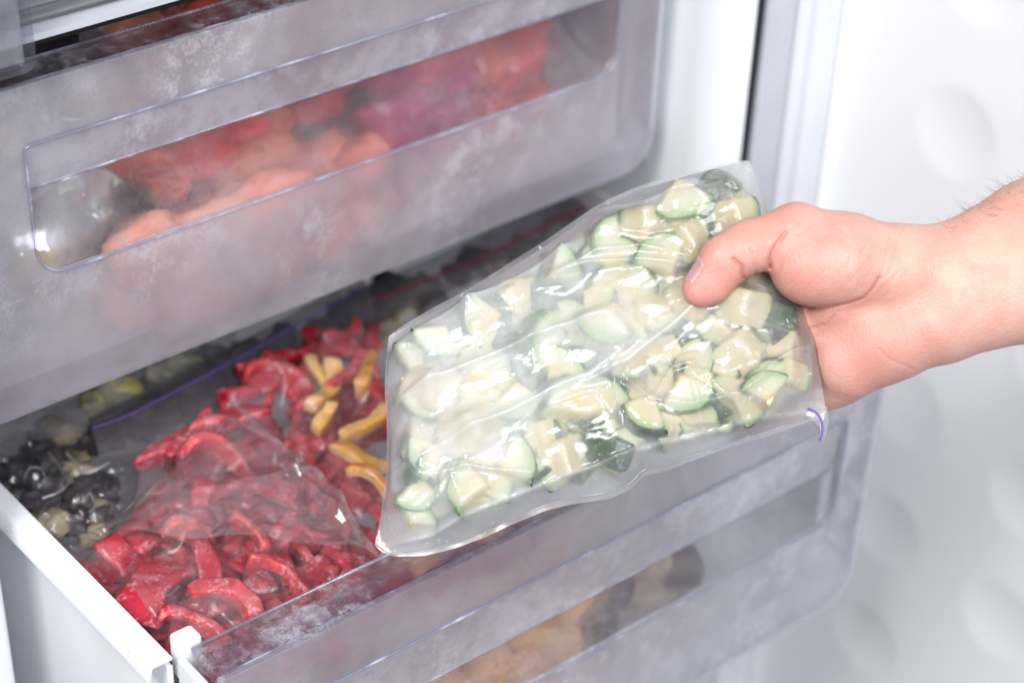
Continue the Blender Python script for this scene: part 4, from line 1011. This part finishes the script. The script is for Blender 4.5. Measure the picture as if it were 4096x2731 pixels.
GROOVES = [(cv([(533, 650), (532, 600), (552, 545), (585, 500), (615, 455)]), 1.6, 2.4), (cv([(738, 882), (800, 886), (870, 870), (960, 850), (1050, 820), (1100, 770), (1140, 705)]), 1.5, 1.6), (cv([(1140, 705), (1165, 640), (1188, 545), (1200, 470)]), 1.3, .6),
           (cv([(640, 440), (730, 355)]), 1.3, .75), (cv([(690, 465), (800, 385)]), 1.3, .6), (cv([(800, 495), (905, 430)]), 1.2, .5), (cv([(975, 485), (1060, 430), (1085, 390)]), 1.3, .95), (cv([(1040, 570), (1110, 470), (1130, 420)]), 1.2, .8),
           (cv([(955, 650), (990, 570), (1020, 520)]), 1.3, .55), (cv([(1215, 520), (1240, 460), (1275, 415)]), 1.3, .6), (cv([(1245, 880), (1285, 980), (1300, 1080)]), 1.8, .55), (cv([(1130, 1100), (1190, 1155), (1325, 1215)]), 1.4, .7),
           (cv([(1185, 800), (1225, 690)]), 1.5, .4), (cv([(760, 985), (845, 962), (885, 915)]), 1.3, .8), (cv([(325, 600), (375, 645), (384, 705)]), 1.5, 2.2), (cv([(420, 545), (447, 620), (455, 690)]), 1.3, 1.4),
           (cv([(195, 500), (245, 462), (275, 452)]), 1.2, .7), (cv([(205, 520), (250, 490)]), 1.1, .5), (cv([(1255, 600), (1300, 700)]), 1.5, .35), (cv([(1050, 640), (1000, 700), (960, 740)]), 1.4, .4), (cv([(740, 1000), (790, 985)]), 1.2, .6)]
for _k in range(46):  # fine skin lines running across the thenar towards the wrist
    _x, _y = _w.uniform(640, 1260), _w.uniform(370, 760); _a = math.radians(-58+_w.uniform(-12, 12)+(_x-640)*.02); _l = _w.uniform(30, 95)
    GROOVES.append((cv([(_x-_l*math.cos(_a), _y-_l*math.sin(_a)), (_x+_w.uniform(-6, 6), _y), (_x+_l*math.cos(_a), _y+_l*math.sin(_a))]), 1.05, _w.uniform(.12, .34)))
for _k in range(26):  # wrist lines
    _x, _y = _w.uniform(1200, 1480), _w.uniform(520, 1120); _l = _w.uniform(40, 120); _a = math.radians(78+_w.uniform(-10, 10))
    GROOVES.append((cv([(_x-_l*math.cos(_a), _y-_l*math.sin(_a)), (_x, _y), (_x+_l*math.cos(_a), _y+_l*math.sin(_a))]), 1.2, _w.uniform(.08, .22)))
def seg_field(px, py, line):
    best = np.full(px.shape, 1e9)
    for (x0, y0), (x1, y1) in zip(line[:-1], line[1:]):
        dx, dy = x1-x0, y1-y0; t = np.clip(((px-x0)*dx+(py-y0)*dy)/(dx*dx+dy*dy), 0, 1)
        best = np.minimum(best, np.hypot(px-x0-t*dx, py-y0-t*dy))
    return best
def hand_sdf(p, grooves=True):
    d = None
    for grp, k in ((ARM, 12), (PALM, 12)):
        for a, b, ra, rb in grp:
            q = rc(p, a, b, ra, rb); d = q if d is None else smin(d, q, k)
    th = None
    for a, b, ra, rb in THENAR:
        q = rc(p, a, b, ra, rb); th = q if th is None else smin(th, q, 14)
    d = smin(d, th, 7)
    t = None
    for a, b, ra, rb in THUMB+DIST:
        q = rc(p, a, b, ra, rb); t = q if t is None else smin(t, q, 9)
    d = smin(d, t, 9)
    for a, b, ra, rb in FINGERS: d = smin(d, rc(p, a, b, ra, rb), 8)
    if grooves:
        px, py = p[..., 0], p[..., 1]
        m = (np.abs(d) < 8)&(p[..., 2] < 22)
        gx, gy = px[m], py[m]; add = np.zeros(gx.shape)
        for line, w, a in GROOVES: 
            s = seg_field(gx, gy, line); add += a*np.exp(-(s/w)**2)-.10*a*np.exp(-((s-3.*w)/(2.4*w))**2)
        # tendon and vein hints, soft lumps
        add += .5*np.sin(gx*.11+1.3*np.sin(gy*.05))*np.sin(gy*.09)*.6
        d[m] += add
    return d
def surface_nets(Fv, org, hs):
    s = Fv < 0; nx, ny, nz = Fv.shape
    cnt = np.zeros((nx-1, ny-1, nz-1)); acc = np.zeros((nx-1, ny-1, nz-1, 3))
    ax = [(1, 0, 0), (0, 1, 0), (0, 0, 1)]
    def sl(o): return tuple(slice(k, n-1+k) for k, n in zip(o, (nx, ny, nz)))
    for a in range(3):
        o1, o2 = [i for i in range(3) if i != a]
        for u in (0, 1):
            for v in (0, 1):
                c0 = [0, 0, 0]; c0[o1] = u; c0[o2] = v; c1 = list(c0); c1[a] = 1
                f0, f1 = Fv[sl(c0)], Fv[sl(c1)]; m = (f0 < 0) != (f1 < 0)
                t = np.where(m, f0/np.where(m, f0-f1, 1), 0)
                for k in range(3):
                    acc[..., k] += np.where(m, (t if k == a else c0[k]), 0)
                cnt += m
    act = cnt > 0; ids = -np.ones(act.shape, int); ids[act] = np.arange(act.sum())
    ii = np.argwhere(act); V = (ii+acc[act]/cnt[act][:, None])*hs+org
    Fc = []
    for a in range(3):
        o1, o2 = [(1, 2), (2, 0), (0, 1)][a]
        f0 = [slice(None)]*3; f1 = [slice(None)]*3; f0[a] = slice(0, -1); f1[a] = slice(1, None)
        s0, s1 = s[tuple(f0)], s[tuple(f1)]; e = np.argwhere(s0 != s1)
        ok = (e[:, o1] > 0)&(e[:, o2] > 0)&(e[:, o1] < Fv.shape[o1]-1)&(e[:, o2] < Fv.shape[o2]-1); e = e[ok]
        q = []
        for du, dv in ((-1, -1), (0, -1), (0, 0), (-1, 0)):
            c = e.copy(); c[:, o1] += du; c[:, o2] += dv; q.append(ids[c[:, 0], c[:, 1], c[:, 2]])
        q = np.stack(q, 1); flip = ~s0[e[:, 0], e[:, 1], e[:, 2]]
        q[flip] = q[flip][:, ::-1]; Fc.append(q[(q >= 0).all(1)])
    return V, np.concatenate(Fc)
hs = 1.3
org = np.array([650., 120., -80.])
dims = (int((1150-650)/hs)//16*16, int((450-120)/hs)//16*16, int((120+80)/hs)//16*16)
FV = np.empty(dims); B = 16
bc = np.stack(np.meshgrid(*[np.arange(0, n, B) for n in dims], indexing='ij'), -1).reshape(-1, 3)
cdist = hand_sdf(org+(bc+B/2)*hs, False)
loc_ = np.stack(np.meshgrid(*[np.arange(B)]*3, indexing='ij'), -1)
for k in range(len(bc)):
    i, j, l = bc[k]
    if abs(cdist[k]) > B*hs*.9+4: FV[i:i+B, j:j+B, l:l+B] = cdist[k]
    else: FV[i:i+B, j:j+B, l:l+B] = hand_sdf(org+(loc_+bc[k])*hs)
FV[-1] = 5.0
HV, HF = surface_nets(FV, org, hs)
def hand_world(q):
    q = np.atleast_2d(q); d = D0+q[:, 2]*S
    return CAM+(CF[None]+CR[None]*((q[:, 0]-W/2)/FOC)[:, None]-CU[None]*((q[:, 1]-H/2)/FOC)[:, None])*d[:, None]
HW = hand_world(HV)
# skin colour: redder over thumb end, thenar and palm heel, darker in the creases
base = np.array((.62, .355, .285)); pink = np.array((.64, .265, .215)); pale = np.array((.66, .42, .335)); tan = np.array((.52, .30, .225))
def blob(cx, cy, r): return np.exp(-(((HV[:, 0]-cx)**2+(HV[:, 1]-cy)**2)/r**2))
colr = np.tile(base, (len(HV), 1))
def tint(w, c):
    global colr
    w = np.clip(w, 0, 1)[:, None]; colr = colr*(1-w)+np.asarray(c)*w
tint(.9*blob(985, 285, 60), pale); tint(.5*blob(900, 245, 40), pale)
tint(.95*blob(706, 285, 36), pink); tint(.7*blob(770, 215, 40), pink); tint(.55*blob(808, 280, 32), pink); tint(.6*blob(870, 355, 40), pink); tint(.3*blob(905, 330, 40), pink)
tint(.8*blob(1020, 205, 45), tan)
for line, w, a in GROOVES[:2]+GROOVES[13:15]:
    s = seg_field(HV[:, 0], HV[:, 1], line); tint(.35*np.exp(-(s/3)**2)*(HV[:, 2] < 22), (.42, .13, .09))
t = NT('skin'); p = t.n('ShaderNodeBsdfPrincipled')
c = t.attr('Col').outputs['Color']
mot = t.ramp(t.noise(70, 5, .6), .35, .65); mot2 = t.ramp(t.noise(600, 3, .6), .3, .7)
cc_ = t.mixc(t.math('MULTIPLY', mot, .42), c, (.60, .23, .18)); cc_ = t.mixc(t.math('MULTIPLY', mot2, .12), cc_, (.40, .20, .14))
t.l(cc_, p.inputs['Base Color']); p.inputs['Roughness'].default_value = .46; p.inputs['Specular IOR Level'].default_value = .45
p.inputs['Subsurface Weight'].default_value = .12; p.inputs['Subsurface Radius'].default_value = (.008, .003, .0015); p.inputs['Subsurface Scale'].default_value = .22
vo = t.n('ShaderNodeTexVoronoi'); vo.inputs['Scale'].default_value = 900; t.l(t.coord(), vo.inputs['Vector'])
hgt = t.math('ADD', t.math('MULTIPLY', vo.outputs['Distance'], .6), t.math('MULTIPLY', t.noise(260, 5, .65), 1.0))
t.l(t.bump(hgt, .42, .0006), p.inputs['Normal'])
M_SKIN = t.done(p.outputs[0])
person = link('person', mesh('person', HW, HF, colors=colr), None, (M_SKIN,))
tag(person, 'bare hand and forearm gripping the zucchini bag between thumb and fingers', 'person')
# thumbnail
na = np.array([700-724, 289-258, 3.]); na /= np.linalg.norm(na)
nn = np.array([-.80, -.52, -.22]); nn -= (nn@na)*na; nn /= np.linalg.norm(nn); nb = np.cross(na, nn)
V = []; nu, nv = 18, 14
for i in range(nu):
    u = i/(nu-1); 
    for j in range(nv):
        v = j/(nv-1)*2-1
        ax_ = np.array([724, 258, -30.])+na*(13+27*(u if u < .9 else .9+.1*(u-.9)/.1)-(0 if u < .7 else (u-.7)*6*v*v))
        wv = v*(.80 if u > .15 else .80*(.55+u*3))
        d = nn*math.cos(wv)+nb*math.sin(wv); r = 5.0
        for _ in range(30):
            q = ax_+d*r; s = float(hand_sdf(q[None], False)[0]); r -= s*.8
            if abs(s) < .01: break
        V.append(ax_+d*(r+(.9 if 0 < i and 0 < j < nv-1 else -.3)))
M_NAIL = principled('nail', (.58, .30, .32), .25, .5, .1, 200, 0, 300, .15)
me = mesh('thumbnail', hand_world(np.array(V)), grid_faces(nu, nv)); nail = link('thumbnail', me, person, (M_NAIL,))
# forearm hair
rr = random.Random(9); hv = []; hf = []
sel = [i for i in range(len(HV)) if HV[i, 0] > 935 and HV[i, 1] < 246-.45*(HV[i, 0]-935) and HV[i, 2] < 75]
from collections import defaultdict
for i in rr.sample(sel, min(len(sel), 620)):
    q = HV[i]
    if rr.random() > (q[0]-920)/80: continue
    e = 1.5; g = np.array([float(hand_sdf((q+np.eye(3)[k]*e)[None], False)[0]-hand_sdf((q-np.eye(3)[k]*e)[None], False)[0]) for k in range(3)]); g /= np.linalg.norm(g)
    L = rr.uniform(5, 15) if rr.random() < .93 else rr.uniform(15, 26); dr = np.array([-.75, -.15, rr.uniform(-.3, .3)])+g*rr.uniform(.10, .55)+np.array([rr.uniform(-.4, .4), rr.uniform(-.4, .2), 0]); dr /= np.linalg.norm(dr)
    if rr.random() < .3: dr = dr*np.array([-.6, 1, 1])
    pts = [q-g*.5+dr*L*u+np.array([0, .12*L*u*u, 0]) for u in (0, .35, .7, 1)]
    vv, ff = tube(hand_world(np.array(pts)), [.00004, .00004, .00003, .00002], 4); k = len(hv); hv += list(vv); hf += [tuple(a+k for a in f) for f in ff]
M_HAIR = principled('arm_hair', (.05, .03, .02), .5, .4)
link('hair', mesh('hair', hv, hf), person, (M_HAIR,))
